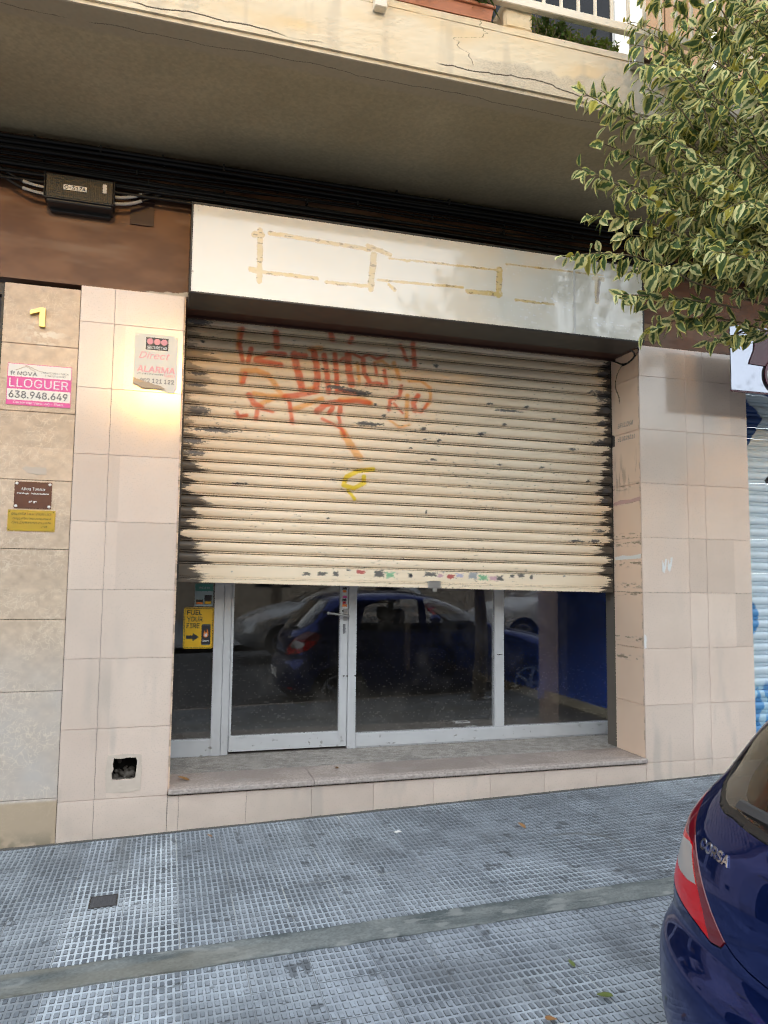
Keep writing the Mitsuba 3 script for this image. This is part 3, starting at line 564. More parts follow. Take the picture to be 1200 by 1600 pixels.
add(SB, 'threshold', bx(2.80, 3.42, .363, .9, -.02, .0295), 'screed')
# brown painted wall band, lintel soffit
WB = add(B, 'wall_band', bx(-14, -.445, .006, .5, 3.021, 3.93), 'brown_paint')
add(B, 'wall_band', bx(2.66, 16, .006, .5, 3.031, 3.93), 'brown_paint')
add(B, 'wall_band', bx(-.445, 2.66, .012, .5, 3.021, 3.93), 'brown_paint')
add(B, 'lintel', cat([bx(-.449, 2.80, .0, .33, 3.006, 3.020), bx(-.449, 2.80, .30, .325, 2.995, 3.006)]), 'soffit_board', label='dark brown board under the sign box')
pl2 = facing(extr(sbox(2.83, 3.05, 2.95, 3.13), .006), 0, .005, 0)
mat('tan_board', (.30, .19, .10), rough=.6)
add(B, 'mount_plate', plate(2.78, 2.93, 3.07, 3.20, .006, .006, .002), 'tan_board', label='small tan board screwed beside the sign box')
# roller shutter
RS = add(B, 'roller_shutter', trimesh.creation.cylinder(.09, 3.2, sections=20).apply_transform(trimesh.transformations.rotation_matrix(math.pi / 2, [0, 1, 0])).apply_translation([1.17, .47, 3.13]), 'black_metal', label='half lowered cream roller shutter with orange graffiti')
def zmap(z, x):   # it hangs a little askew: the bottom edge falls from left to right
    t = (3.01 - z) / 1.79
    return z - t * (x - .9) * .0168
add(RS, 'guide', bx(-.4490, -.434, .345, .41, 1.26, 3.0), 'black_metal'); add(RS, 'guide', bx(2.778, 2.7995, .364, .43, 1.20, 3.0), 'black_metal')
pp, x0, x1 = .0768, -.446, 2.790
def slat_mesh(za, p, xa, xb, yb, zm):
    ph = rng.uniform(0, 6, 3); jy, jz = rng.uniform(-.0012, .0012), rng.uniform(-.0008, .0008)
    prof = [(.016, p), (.016, p - .0052), (.001, p - .0056), (-.005, p - .011), (-.0105, p - .022), (-.0125, p - .035), (-.011, p - .049), (-.006, p - .0595), (.003, p - .064), (.007, p - .0655), (.007, p - .068), (-.0015, p - .0695), (-.002, p - .0735), (.004, .0008), (.016, 0)]
    xs = np.linspace(xa, xb, 25); n = len(prof)
    V = [(x, yb + a + jy + .0016 * math.sin(2.3 * x + ph[0]) + .0008 * math.sin(7.1 * x + ph[1]), zm(za + b, x) + jz + .0009 * math.sin(3.1 * x + ph[2])) for x in xs for a, b in prof]
    F = [t for i in range(24) for j in range(n - 1) for t in ((i * n + j, (i + 1) * n + j + 1, (i + 1) * n + j), (i * n + j, i * n + j + 1, (i + 1) * n + j + 1))]
    e = len(V); V += [(xa, yb + .014, zm(za + p / 2, xa)), (xb, yb + .014, zm(za + p / 2, xb))]; L = 24 * n
    F += [t for j in range(n - 1) for t in ((j, e, j + 1), (L + j, L + j + 1, e + 1))]
    m = trimesh.Trimesh(V, F, process=False); m.invert() if False else None; return m
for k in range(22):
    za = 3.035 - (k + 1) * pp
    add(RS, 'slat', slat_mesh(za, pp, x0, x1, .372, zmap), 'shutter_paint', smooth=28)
zb = 3.035 - 22 * pp
def bar(y0, y1, z0, z1, b=.002):
    m = cbox(x0, x1, y0, y1, z0, z1, b); v = m.vertices.copy(); v[:, 2] = [zmap(c[2], c[0]) for c in v]; return trimesh.Trimesh(v, m.faces, process=False)
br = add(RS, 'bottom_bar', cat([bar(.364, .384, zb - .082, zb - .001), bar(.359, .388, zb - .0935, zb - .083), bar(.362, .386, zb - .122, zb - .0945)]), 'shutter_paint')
for bxx, bz in ((-.095, 1.318), (1.157, 1.306), (.71, 1.335), (2.372, 1.315), (1.40, 1.33)):
    m = trimesh.creation.cylinder(.0085 if bxx > 1.1 and bxx < 1.2 else .006, .006, sections=10); m.apply_transform(trimesh.transformations.rotation_matrix(math.pi / 2, [1, 0, 0])); m.apply_translation([bxx, .3625, bz])
    add(RS, 'bolt', m, 'ink' if 1.1 < bxx < 1.2 else 'steel')
add(RS, 'lock', cat([cbox(1.28, 1.375, .345, .3615, 1.215, 1.268, .003), cbox(1.315, 1.345, .340, .3615, 1.190, 1.22, .003)]), 'steel', label='small metal lock on the bottom bar')
# shopfront
YF = .80
SF = add(B, 'shopfront', cat([cbox(-.446, -.166, YF - .015, YF + .035, .031, .148), cbox(-.175, -.108, YF - .022, YF + .04, .031, 2.98), cbox(-.105, -.055, YF - .018, YF + .04, .031, 2.98), cbox(.806, .869, YF - .022, YF + .04, .031, 2.98), cbox(1.990, 2.070, YF - .020, YF + .04, .139, 2.98),
    cbox(.871, 3.40, YF - .022, YF + .038, .042, .138), cbox(.871, 3.40, YF - .014, YF + .03, .031, .041), cbox(-.449, 3.40, YF - .01, YF + .03, 2.982, 3.02), cbox(-.449, 3.42, YF + .0, YF + .03, 2.2, 2.26)]), 'aluminium', label='grey aluminium shopfront frame')
def pane(parent, xa, xb, za, zb_, y=YF, **kw):
    V = [(xa, y, za), (xb, y, za), (xb, y, zb_), (xa, y, zb_)]
    return add(parent, 'pane', trimesh.Trimesh(V, [(0, 1, 2), (0, 2, 3)], process=False), 'pane_glass', **kw)
pane(SF, -.449, -.17, .145, 2.99); pane(SF, .868, 1.992, .135, 2.99); pane(SF, 2.068, 3.40, .135, 2.99)
GD = add(B, 'glass_door', cat([cbox(-.050, .742, YF - .012, YF + .03, .050, .158), cbox(-.052, -.035, YF - .012, YF + .03, .16, 2.1), cbox(.742, .803, YF - .014, YF + .03, .050, 2.16), cbox(-.05, .742, YF - .012, YF + .03, 2.1, 2.16)]), 'aluminium', label='glass shop door with pale metal stiles')
pane(GD, -.036, .744, .156, 2.11, YF + .005)
hl = smooth_path([(.79, YF - .02, 1.004), (.785, YF - .065, 1.004), (.76, YF - .07, 1.007), (.66, YF - .07, 1.022), (.64, YF - .072, 1.024)], 20)
add(GD, 'handle', cat([tube(hl, .009, 10), moved(trimesh.creation.icosphere(2, .012), (.64, YF - .072, 1.024)), cbox(.766, .798, YF - .022, YF - .0145, .965, 1.05, .003)]), 'steel', smooth=40, label='steel lever handle')
for q, cc in enumerate(('ink', 'orange_print', 'paper_white', 'pink_print', 'ink', 'lens_red', 'orange_print', 'paper_white', 'ink')):
    add(GD, 'sticker_scrap', plate(.757 + .003 * (q % 2), .792 - .004 * (q % 3), 1.195 - .021 * q, 1.212 - .021 * q, YF - .0143, .0006, .001), cc)
add(GD, 'sticker_scrap', plate(.765, .785, .87, .94, YF - .0143, .0006, .001), 'grey_ink')
for xx in (.775, .80, .862): add(SF, 'screw', cbox(xx - .006, xx + .006, YF - .026, YF - .0225, .555, .565, .001), 'black_metal')
add(SF, 'screw', cbox(2.01, 2.055, YF - .0225, YF - .0205, .69, .696, .0005), 'black_metal')
# the empty shop behind the glass
RM = add(B, 'shop_room', cat([bx(-1.0, 3.6, .905, 9.0, -.05, .028)]), 'room_floor', label='dim empty shop floor behind the glass')
add(RM, 'wall', cat([bx(3.405, 3.5, .86, 2.6, .03, 3.1), bx(3.31, 3.41, 2.6, 9.0, .03, 3.1)]), 'blue_paint', label='deep blue side wall')
add(RM, 'wall', bx(-1.1, 3.5, 8.0, 8.1, .03, 3.1), 'room_dark'); add(RM, 'wall', bx(-1.1, -1.0, .5, 9, .03, 3.1), 'room_dark'); add(RM, 'ceiling', bx(-1.1, 3.5, .52, 9, 3.05, 3.15), 'room_dark')
add(RM, 'wall', bx(-.9, -.46, .52, .84, .0, 3.0), 'room_dark')
sk = [bx(3.385, 3.404, .86, 2.6, .03, .115), bx(3.29, 3.309, 2.6, 8, .03, .115)]
add(RM, 'skirting', cat(sk), 'cream_board', label='cream skirting board along the blue wall')
add(RM, 'column', cat([bx(2.66, 2.74, 5.2, 5.3, .03, .75)]), 'cream_board', label='cream trim at the back of the shop')
r = np.random.default_rng(21)
for k in range(7):
    m = rotated(cbox(-.06 - .03 * r.random(), .06, -.04, .04, 0, .012, .003), r.uniform(0, 180), [0, 0, 1]); m.apply_translation([r.uniform(1.2, 3.1), r.uniform(1.3, 3.4), .029]); add(RM, 'rubbish', m, 'paper_white' if k % 2 else 'grey_ink')
# neighbouring shop shutter
NS = add(B, 'neighbour_shutter', cat([bx(3.753, 3.80, .15, .5, -.3, 3.02), bx(6.55, 6.6, .15, .5, -.3, 3.02)]), 'black_metal', label='pale blue neighbouring shutter with blue graffiti')
for k in range(33):
    za = 2.98 - (k + 1) * .0905
    add(NS, 'slat', slat_mesh(za, .0905 if False else .0768 + .0137, 3.80, 6.55, .205, lambda z, x: z), 'neighbour_paint', smooth=28)
NP = add(B, 'far_pier', bx(6.6, 7.6, .002, .5, -.3, 3.03), 'tile_cream'); add(B, 'side_wall', bx(7.6, 16, .002, .5, -.5, 3.03), 'upper_render')
# balcony: slab with plastered fascia
YB = -1.25
bm = bx(-9, 9, YB, -.001, 3.905, 4.20).subdivide_to_size(.22)
v = bm.vertices.copy(); k = v[:, 1] < YB + .01
v[:, 2] += np.where(v[:, 2] < 4.0, .012 * (meshkit.fbm(v * [.8, .8, .8]) - .5), 0); v[k, 1] += .012 * (meshkit.fbm(v[k] * [1.5, 1, 4], seed=3) - .5)
bm.vertices = v
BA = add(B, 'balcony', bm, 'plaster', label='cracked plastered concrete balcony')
add(BA, 'drip_lip', bx(-9, 9, YB + .012, YB + .13, 3.885, 3.915).subdivide_to_size(.3), 'plaster')
cp = bx(-9, 9, YB - .003, YB + .16, 4.201, 4.238).subdivide_to_size(.06); v = cp.vertices.copy(); v[:, 2] += .010 * (meshkit.fbm(v * 8) - .5) * (v[:, 2] > 4.22); v[:, 1] += .006 * (meshkit.fbm(v * 9, seed=2) - .5); cp.vertices = v
add(BA, 'coping', cp, 'plaster')
add(BA, 'coping', cbox(1.93, 9, YB - .035, YB - .005, 4.205, 4.226, .002), 'soffit_board', label='dark rusted edge strip of the fascia')
add(BA, 'floor', bx(-9, 9, YB + .16, -.002, 4.2005, 4.225), 'mortar')
stub = cbox(1.13, 1.30, YB + .0, YB + .16, 4.239, 4.40, .015).subdivide_to_size(.03); v = stub.vertices.copy(); v += .012 * (meshkit.fbm(v * 18)[:, None] - .5); stub.vertices = v
add(BA, 'plaster_stub', stub, 'plaster')
yr = YB - .02
add(BA, 'rail', cbox(-9, 9, yr - .02, yr + .02, 4.346, 4.396, .004), 'railing_paint'); add(BA, 'rail', cbox(-9, 9, yr - .025, yr + .025, 5.16, 5.20, .005), 'railing_paint')
for k in range(60):
    x = .51 + (k - 20) * .1055
    if not (-1.4 < x < 4.8): continue
    add(BA, 'baluster', cbox(x - .0075, x + .0075, yr - .009, yr + .009, 4.397, 5.159, .002), 'railing_paint')
for x in (-1.6, .43, 1.928, 3.4):
    add(BA, 'bracket', cat([cbox(x - .032, x + .032, YB - .052, YB - .003, 4.15, 4.345, .004), cbox(x - .032, x + .032, YB - .0025, YB + .04, 4.15, 4.20, .002)]), 'steel' if x > 1 else 'railing_paint', label='flat metal bracket that carries the railing')
# wall, windows and blinds above the balcony
UW = add(B, 'upper_wall', cat([bx(-14, .9, .0, .4, 3.931, 13), bx(4.35, 16, .0, .4, 3.931, 13), bx(.9, 4.35, .0, .4, 6.6, 13), bx(.9, 4.35, .0, .4, 3.931, 4.27)]), 'upper_render')
WN = add(B, 'window', cat([cbox(.9, .97, -.03, .05, 4.27, 6.6), cbox(2.62, 2.74, -.04, .05, 4.27, 6.6), cbox(2.755, 2.80, -.03, .05, 4.27, 6.6), cbox(.97, 2.62, -.03, .05, 6.5, 6.6), cbox(.97, 2.62, -.03, .05, 4.27, 4.33), cbox(1.76, 1.82, -.03, .05, 4.33, 6.5)]), 'white_frame', label='white framed balcony door')
add(WN, 'pane', bx(.97, 1.76, .0, .006, 4.33, 6.5), 'dark_pane'); add(WN, 'pane', bx(1.82, 2.62, .0, .006, 4.33, 6.5), 'dark_pane')
BL = add(B, 'blind', cbox(2.80, 2.87, -.03, .03, 4.27, 6.6), 'white_frame')
for k in range(7):
    add(BL, 'panel', cbox(2.872 + .21 * k, 3.075 + .21 * k, -.02 - .006 * (k % 2), .02, 4.28, 6.6, .004), 'brown_blind')
    if k % 3 == 2: add(BL, 'post', cbox(3.06 + .21 * k, 3.12 + .21 * k, -.05, -.03, 4.28, 6.6, .004), 'white_frame')

# ------------------------------------------------------------------ things on the facade
S = thing('shop_sign', 'long blank white sign box with yellowed tape marks above the lowered shutter', 'sign')
ys = -.28; sx0, sx1, sz0, sz1 = -.440, 2.652, 2.945, 3.500
add(S, 'frame', cat([cbox(sx0, sx0 + .010, ys - .004, .004, sz0, sz1, .001), cbox(sx1 - .010, sx1, ys - .004, .004, sz0, sz1, .001), cbox(sx0 + .011, sx1 - .011, ys - .004, .004, sz0, sz0 + .010, .001), cbox(sx0 + .011, sx1 - .011, ys - .004, .004, sz1 - .012, sz1, .001)]), 'black_metal')
add(S, 'back_box', bx(sx0 + .012, sx1 - .012, -.2, .003, sz0 + .012, sz1 - .014), 'soffit_board')
add(S, 'panel', cbox(sx0 + .0105, 2.097, ys, ys + .006, sz0 + .0105, sz1 - .0125, .001), 'sign_panel', label='long white panel with tape outlines')
add(S, 'panel', cbox(2.112, sx1 - .0105, ys, ys + .006, sz0 + .0105, sz1 - .0125, .001), 'sign_panel', label='short white end panel')
add(S, 'joint_strip', cbox(2.0975, 2.1115, ys - .006, ys + .004, sz0 + .0105, sz1 - .0125, .002), 'white_frame')
# cables that run along the wall under the balcony
rng = np.random.default_rng(31)
ORD = ['topmost', 'second', 'third', 'fourth', 'fifth', 'sixth', 'seventh', 'eighth', 'lowest']
def cable(z0, z1, y, r, sag, label, group, xa=-7.0, xb=9.0, n=40, name='wall_cable', m='black_cable', clips=()):
    xs = np.linspace(xa, xb, n * 2); ph = rng.uniform(0, 6)
    z = z0 + (z1 - z0) * (xs + 1.6) / 4.4 + sag * np.sin(xs * 1.9 + ph) + .3 * sag * np.sin(xs * 5.1 + 2 * ph)
    k = thing(name, label, 'cable', group)
    add(k, 'run', tube(np.c_[xs, y + .006 * np.sin(xs * 2.3 + ph * 2), z], r, 7), m, smooth=True)
    for c in clips:
        zc = float(np.interp(c, xs, z)); add(k, 'clip', cbox(c - .006, c + .006, y - r - .004, -.0, zc - r - .012, zc + r + .012, .002), 'black_metal')
    return k
for i in range(6): cable(3.862 - .017 * i + .006 * (i % 2), 3.882 - .017 * i, -.04 - .022 * (i % 2), .0115, .004, f'{ORD[i]} black cable of the thick bundle right under the balcony slab', 'cables of the thick bundle under the slab', clips=[c + .37 * i for c in (-1.35, -.62, .9)] if i < 3 else ())
for i in range(4): cable(3.775 - .018 * i, 3.79 - .018 * i, -.03 - .012 * (i % 2), .006, .013, f'{ORD[i]} thin slack black cable below the thick bundle', 'thin slack cables below the thick bundle', clips=[c + .53 * i for c in (-1.3, .1, 1.7)])
for i in range(9): cable(3.70 - .0135 * i, 3.685 - .0115 * i, -.035 - .018 * (i % 3), .0085 if i % 2 else .010, .004, f'{ORD[i]} black cable of the low bundle just above the sign box', 'cables of the low bundle above the sign box', clips=[c + .41 * i for c in (-.7, .8)] if i % 3 == 0 else ())
# junction box
J = thing('junction_box', 'black ribbed cable junction box with a white code label, left of the sign box', 'junction box')
jx0, jx1, jz0, jz1 = -1.268, -.892, 3.470, 3.628
add(J, 'body', cat([cbox(jx0, jx1, -.13, -.03, jz0 + .012, jz1, .006), cbox(jx0 + .008, jx1 - .004, -.125, -.002, jz0 - .012, jz0 + .012, .006), cbox(jx0 + .02, jx1 - .02, -.04, -.002, jz0 - .03, jz1 - .01, .004)]), 'black_metal')
r2_ = [cbox(jx0 + .012 + .0105 * k, jx0 + .017 + .0105 * k, -.1335, -.12, jz0 + .014, jz1 - .008, .001) for k in range(34)]
mat('box_rib', (.055, .05, .035), rough=.4)
add(J, 'rib', cat(r2_), 'box_rib', kind='stuff')
add(J, 'rim', cat([cbox(jx0 - .005, jx1 + .005, -.138, -.118, jz0 + .004, jz0 + .013, .002), cbox(jx0 - .006, jx0 - .0005, -.137, -.03, jz0 + .0135, jz1 + .004, .002), cbox(jx1 + .0005, jx1 + .006, -.137, -.03, jz0 + .0135, jz1 + .004, .002)]), 'black_metal')
jl = add(J, 'code_label', plate(-1.168, -1.040, 3.535, 3.566, -.1342, .0012, .001), 'paper_white', label='white label with a printed code')
add(jl, 'lettering', text('C-3174', .0215, -1.104, -.1356, 3.5395, width=.115, center=True, bold=True), 'ink')
add(J, 'sticker', plate(-.952, -.930, 3.545, 3.60, -.1342, .001, .001), 'paper_white')
for zz, bend in ((3.585, .03), (3.545, -.005)):
    add(J, 'cable', tube(smooth_path([(jx0 - .002, -.08, zz - .03), (-1.36, -.075, zz - .02), (-1.50, -.06, zz + .05), (-1.75, -.05, 3.68)], 24), .009, 8), 'black_cable', smooth=True)
    add(J, 'sleeve', tube(smooth_path([(jx0 - .004, -.08, zz - .0295), (-1.33, -.078, zz - .0235), (-1.395, -.074, zz - .006)], 10), .0105, 8), 'grey_sleeve', smooth=True)
    add(J, 'cable', tube(smooth_path([(jx1 + .003, -.08, zz - .028), (-.80, -.075, zz - .012), (-.70, -.065, zz + .035), (-.55, -.05, 3.67)], 24), .009, 8), 'black_cable', smooth=True)
    add(J, 'sleeve', tube(smooth_path([(jx1 + .006, -.08, zz - .028), (-.82, -.076, zz - .018), (-.735, -.069, zz + .017)], 10), .0105, 8), 'grey_sleeve', smooth=True)
add(J, 'back_plate', plate(-.80, -.66, 3.44, 3.60, .0055, .010, .003), 'soffit_board')
# house number
D = thing('house_number', 'raised brass figure 1 on the stone pier', 'house number')
dg = extr(Polygon([(.052, 0), (.082, 0), (.082, .112), (.056, .112), (0, .090), (0, .068), (.052, .088)]), .028)
add(D, 'digit', facing(dg, -1.330, .000, 2.735), 'gold_digit')
# letting sign
L = thing('letting_sign', 'white and pink letting sign with a phone number on the stone pier', 'sign')
lx0, lx1, lz0, lz1 = -1.437, -1.090, 2.265, 2.510
add(L, 'board', plate(lx0, lx1, lz0, lz1, .0025, .0035, .002), 'white_plate')
add(L, 'border', cat([plate(lx0, lx1, lz1 - .003, lz1, -.0012, .0006, .001), plate(lx0, lx0 + .003, lz0, lz1 - .0035, -.0012, .0006, .001), plate(lx1 - .003, lx1, lz0, lz1 - .0035, -.0012, .0006, .001)]), 'pink_print')
add(L, 'band', plate(lx0, lx1, 2.360, 2.432, -.0014, .0008, .001), 'pink_print', label='pink band with white capitals'); add(L, 'band', plate(lx0, lx1, lz0, 2.294, -.0014, .0008, .001), 'pink_print')
add(L, 'lettering', cat([text('LLOGUER', .050, lx0 + .012, -.0024, 2.371, width=.318)]), 'white_ink')
add(L, 'lettering', text('638.948.649', .040, lx0 + .013, -.0014, 2.307, width=.316, bold=True), 'grey_ink')
add(L, 'lettering', text('Carrer del Vent, 40 - Reus', .014, (lx0 + lx1) / 2, -.0024, 2.2735, width=.27, center=True), 'white_ink')
add(L, 'lettering', text('R NOVA', .021, lx0 + .018, -.0014, 2.442, width=.142, bold=True), 'grey_ink')
for q in (text('IMMOBILIARIA', .0095, lx1 - .165, -.0014, 2.461, width=.15), text('I GESTIONS', .0095, lx1 - .145, -.0014, 2.444, width=.115)): add(L, 'lettering', q, 'grey_ink')
rf = Polygon([(0, 0), (.062, .030), (.115, 0), (.108, 0), (.062, .025), (.012, 0)]).union(Polygon([(.055, .033), (.062, .037), (.15, 0), (.142, 0)]))
add(L, 'roof_logo', facing(cat([extr(g, .0008) for g in getattr(rf, 'geoms', [rf])]), lx0 + .035, -.0014, 2.468), 'mortar')
# alarm sign
A = thing('alarm_sign', 'pale grey alarm company sign with a torn lower corner on the beige tiles', 'sign')
ax0, ax1, az0, az1 = -.744, -.490, 2.405, 2.758
ap = Polygon([(ax0, az1 - .005), (ax0 + .005, az1), (ax1 - .012, az1), (ax1, az1 - .012), (ax1 + .002, 2.44), (ax1 - .012, 2.402), (ax1 - .05, 2.402), (ax0 + .10, 2.425), (ax0, 2.452)])
mat('alarm_plate', (.60, .60, .55), rough=.35, clearcoat=.3)
add(A, 'board', facing(extr(ap, .004), 0, -.0015, 0), 'alarm_plate')
tn = Polygon([(ax0, 2.482), (ax0 + .02, 2.475), (ax0 + .06, 2.462), (ax0 + .12, 2.447), (ax0 + .16, 2.438), (ax0 + .19, 2.421), (ax0 + .10, 2.418), (ax0 + .05, 2.420), (ax0 + .02, 2.436), (ax0 - .001, 2.44)])
tm = facing(extr(tn, .002), 0, -.0058, 0).subdivide_to_size(.02); v = tm.vertices.copy(); v[:, 1] -= .010 * np.clip((2.455 - v[:, 2]) / .04, 0, 1); tm.vertices = v
add(A, 'torn_corner', tm, 'torn_metal', label='torn and curled lower corner')
add(A, 'logo_box', plate(-.678, -.547, 2.660, 2.737, -.0056, .0008, .001), 'ink', label='dark logo box with three pink discs')
dl = []
for q in range(3):
    m = trimesh.creation.cylinder(.0195, .001, sections=24); dl.append(facing(m, -.654 + .0412 * q, -.0068, 2.712))
add(A, 'disc', cat(dl[:1]), 'pale_pink'); add(A, 'disc', dl[1], 'pale_pink'); add(A, 'disc', dl[2], 'pale_pink')
add(A, 'lettering', text('SECURITAS', .0165, -.6125, -.0066, 2.6665, width=.118, center=True, bold=True), 'white_ink')
add(A, 'lettering', cat([text('Direct', .040, -.716, -.0056, 2.605, width=.17, slant=.35)]), 'pale_pink')
add(A, 'lettering', text('ALARMA', .036, -.725, -.0056, 2.521, width=.222, bold=True, slant=.08), 'pale_pink')
add(A, 'lettering', text('con atención inmediata', .011, -.722, -.0056, 2.505, width=.15), 'grey_ink')
add(A, 'lettering', text('VIDEO', .014, -.566, -.0056, 2.4985, width=.062, bold=True), 'pale_pink')
add(A, 'lettering', text('902 121 122', .025, -.705, -.0062, 2.455, width=.198, bold=True), 'grey_ink')
for q in ((ax0 + .012, az1 - .012), (ax1 - .012, az1 - .012)): add(A, 'screw', facing(trimesh.creation.cylinder(.004, .003, sections=10), q[0], -.0056, q[1]), 'steel')
# name plates
Q = thing('name_plate', 'brown name plate with four round screws on the stone pier', 'name plate')
add(Q, 'board', plate(-1.366, -1.168, 1.664, 1.818, .0025, .0075, .003), 'plaque_brown')
add(Q, 'lettering', text('Alicia Tuesca', .0165, -1.267, -.0052, 1.768, width=.126, center=True), 'white_ink'); add(Q, 'lettering', text('Psicóloga · Psicoterapeuta', .0085, -1.267, -.0052, 1.746, width=.17, center=True, bold=True), 'white_ink'); add(Q, 'lettering', text('1º 8ª', .0125, -1.267, -.0052, 1.695, width=.040, center=True, bold=True), 'white_ink')
for q in ((-1.355, 1.807), (-1.179, 1.805), (-1.355, 1.676), (-1.179, 1.675)):
    m = trimesh.creation.icosphere(2, .0085); m.apply_scale([1, 1, .5]); add(Q, 'screw', facing(m, q[0], -.005, q[1]), 'white_plate', smooth=True)
Q2 = thing('name_plate', 'engraved brass name plate right below the brown one', 'name plate')
add(Q2, 'board', plate(-1.394, -1.143, 1.533, 1.654, .0025, .0055, .001), 'brass')
for s_, h_, z_, w_, xx in (('DRA. ELIDA PALACIOS DE LEON', .0125, 1.625, .215, -1.267), ('PSIQUIATRA-PSICOTERAPEUTA', .0105, 1.5985, .205, -1.267), ('CONSULTA PREVIA PETICION DE HORA', .0100, 1.5755, .21, -1.267), ('1º 8ª', .0095, 1.5535, .03, -1.20)):
    add(Q2, 'lettering', text(s_, h_, xx, -.0032, z_, width=w_, center=True), 'ink')
for q in ((-1.384, 1.645), (-1.153, 1.644), (-1.385, 1.541), (-1.153, 1.541)): add(Q2, 'screw', facing(trimesh.creation.cylinder(.0028, .002, sections=8), q[0], -.0035, q[1]), 'ink')
# scrap of label left above the plate
G = thing('label_remnant', 'pale remnant of a peeled label above the brown plate on the stone pier', 'sticker')
add(G, 'scrap', facing(extr(Polygon([(0, .03), (.02, .042), (.13, .040), (.135, .0), (.09, -.004), (.03, .006)]), .0006), -1.335, .0012, 1.865), 'mortar')
# stickers on the glass
K = thing('energy_drink_sticker', 'yellow sticker with a can and an arrow on the left glass pane', 'sticker')
kx0, kx1, kz0, kz1, ky = -.383, -.174, .775, 1.062, YF - .0015
add(K, 'backing', plate(kx0, kx1, kz0, kz1, ky, .0006, .016), 'yellow_print')
add(K, 'border', facing(extr(sbox(kx0 + .018, kz0 + .018, kx1 - .018, kz1 - .018).buffer(.012).difference(sbox(kx0 + .018, kz0 + .018, kx1 - .018, kz1 - .018).buffer(.0085)), .0006), 0, ky - .0008, 0), 'ink')
for s_, z_, w_ in (('FUEL', 1.010, .104), ('YOUR', .964, .108), ('FIRE', .918, .088)): add(K, 'lettering', text(s_, .033, kx0 + .022, ky - .0008, z_, width=w_, bold=True), 'ink')
add(K, 'arrow', facing(extr(Polygon([(0, .017), (.045, .017), (.045, 0), (.088, .029), (.045, .058), (.045, .041), (0, .041)]), .0006), kx0 + .020, ky - .0008, .826), 'ink')
add(K, 'can', plate(-.258, -.196, .798, .945, ky - .0008, .0008, .010), 'ink', label='printed black can')
add(K, 'can_lid', cat([plate(-.250, -.204, .937, .942, ky - .0018, .0004, .002), plate(-.250, -.204, .800, .805, ky - .0018, .0004, .002)]), 'grey_ink')
add(K, 'flame', facing(extr(Polygon([(.012, 0), (.03, .004), (.038, .022), (.034, .045), (.024, .066), (.026, .042), (.018, .034), (.010, .055), (.004, .035), (.002, .015)]), .0005), -.247, ky - .0018, .850), 'orange_print')
add(K, 'flame', facing(extr(Polygon([(.014, .004), (.026, .008), (.028, .022), (.02, .036), (.018, .02), (.01, .03), (.008, .014)]), .0005), -.245, ky - .0025, .852), 'white_ink')
add(K, 'lettering', text('burn', .015, -.227, ky - .0018, .822, width=.042, center=True, bold=True), 'white_ink')
K2 = thing('payment_sticker', 'small teal and grey sticker at the top of the left glass pane', 'sticker')
add(K2, 'backing', plate(-.312, -.184, 1.072, 1.232, ky, .0006, .003), 'pale_blue_print'); add(K2, 'header', plate(-.310, -.186, 1.178, 1.231, ky - .0008, .0005, .002), 'teal_print')
add(K2, 'print', cat([plate(-.303, -.252, 1.084, 1.118, ky - .0008, .0005, .002), plate(-.245, -.194, 1.084, 1.150, ky - .0008, .0005, .002)]), 'ink'); add(K2, 'print', plate(-.300, -.256, 1.086, 1.100, ky - .0016, .0004, .001), 'orange_print'); add(K2, 'print', plate(-.242, -.198, 1.088, 1.106, ky - .0016, .0004, .001), 'yellow_print')
add(K2, 'lettering', text('acre', .018, -.248, ky - .0016, 1.195, width=.075, center=True, bold=True), 'pale_blue_print')
# loose wire by the reveal
W_ = thing('loose_wire', 'loose black wire that dangles from the sign box over the peach reveal', 'wire')
add(W_, 'run', cat([tube(smooth_path([(2.70, .0, 2.985), (2.795, .05, 2.955), (2.793, .16, 2.93), (2.794, .26, 2.965), (2.78, .33, 3.0)], 30), .0055, 7), tube(smooth_path([(2.72, .0, 3.02), (2.79, -.012, 3.0), (2.792, .10, 2.93), (2.793, .20, 2.93)], 24), .004, 7)]), 'black_cable', smooth=True)
add(W_, 'tail', tube(smooth_path([(2.796, .20, 2.93), (2.797, .285, 2.86), (2.797, .30, 2.78), (2.797, .26, 2.70), (2.797, .255, 2.645)], 24), .0024, 6), 'twig_bark', smooth=True)
# neighbouring sign
N_ = thing('neighbour_sign', 'burgundy and mirror sign panel over the pale blue shutter', 'sign')
add(N_, 'panel', cbox(3.300, 5.6, -.365, -.355, 2.645, 3.125, .002), 'mirror_panel'); [add(N_, 'standoff', bx(q, q + .03, -.354, .0, z_, z_ + .03), 'black_metal') for q in (4.1, 5.4) for z_ in (2.70, 3.05)]; add(N_, 'edge', cbox(3.300, 5.6, -.367, -.354, 2.634, 2.644, .001), 'burgundy')
add(N_, 'emblem', facing(extr(Polygon([(3.455, 2.845), (3.462, 2.87), (3.50, 2.95), (3.515, 3.06), (3.56, 3.11), (3.66, 3.115), (3.80, 3.06), (3.83, 2.9), (3.80, 2.83)]), .008), 0, -.366, 0), 'burgundy')
rg = facing(trimesh.creation.annulus(.115, .135, .010), 3.715, -.378, 2.775); add(N_, 'ring', rg, 'burgundy')
rg2 = facing(trimesh.creation.cylinder(.112, .004), 3.715, -.370, 2.775); add(N_, 'disc', rg2, 'white_plate')
add(N_, 'peg', cbox(3.372, 3.388, -.40, -.366, 3.062, 3.074, .002), 'black_metal')
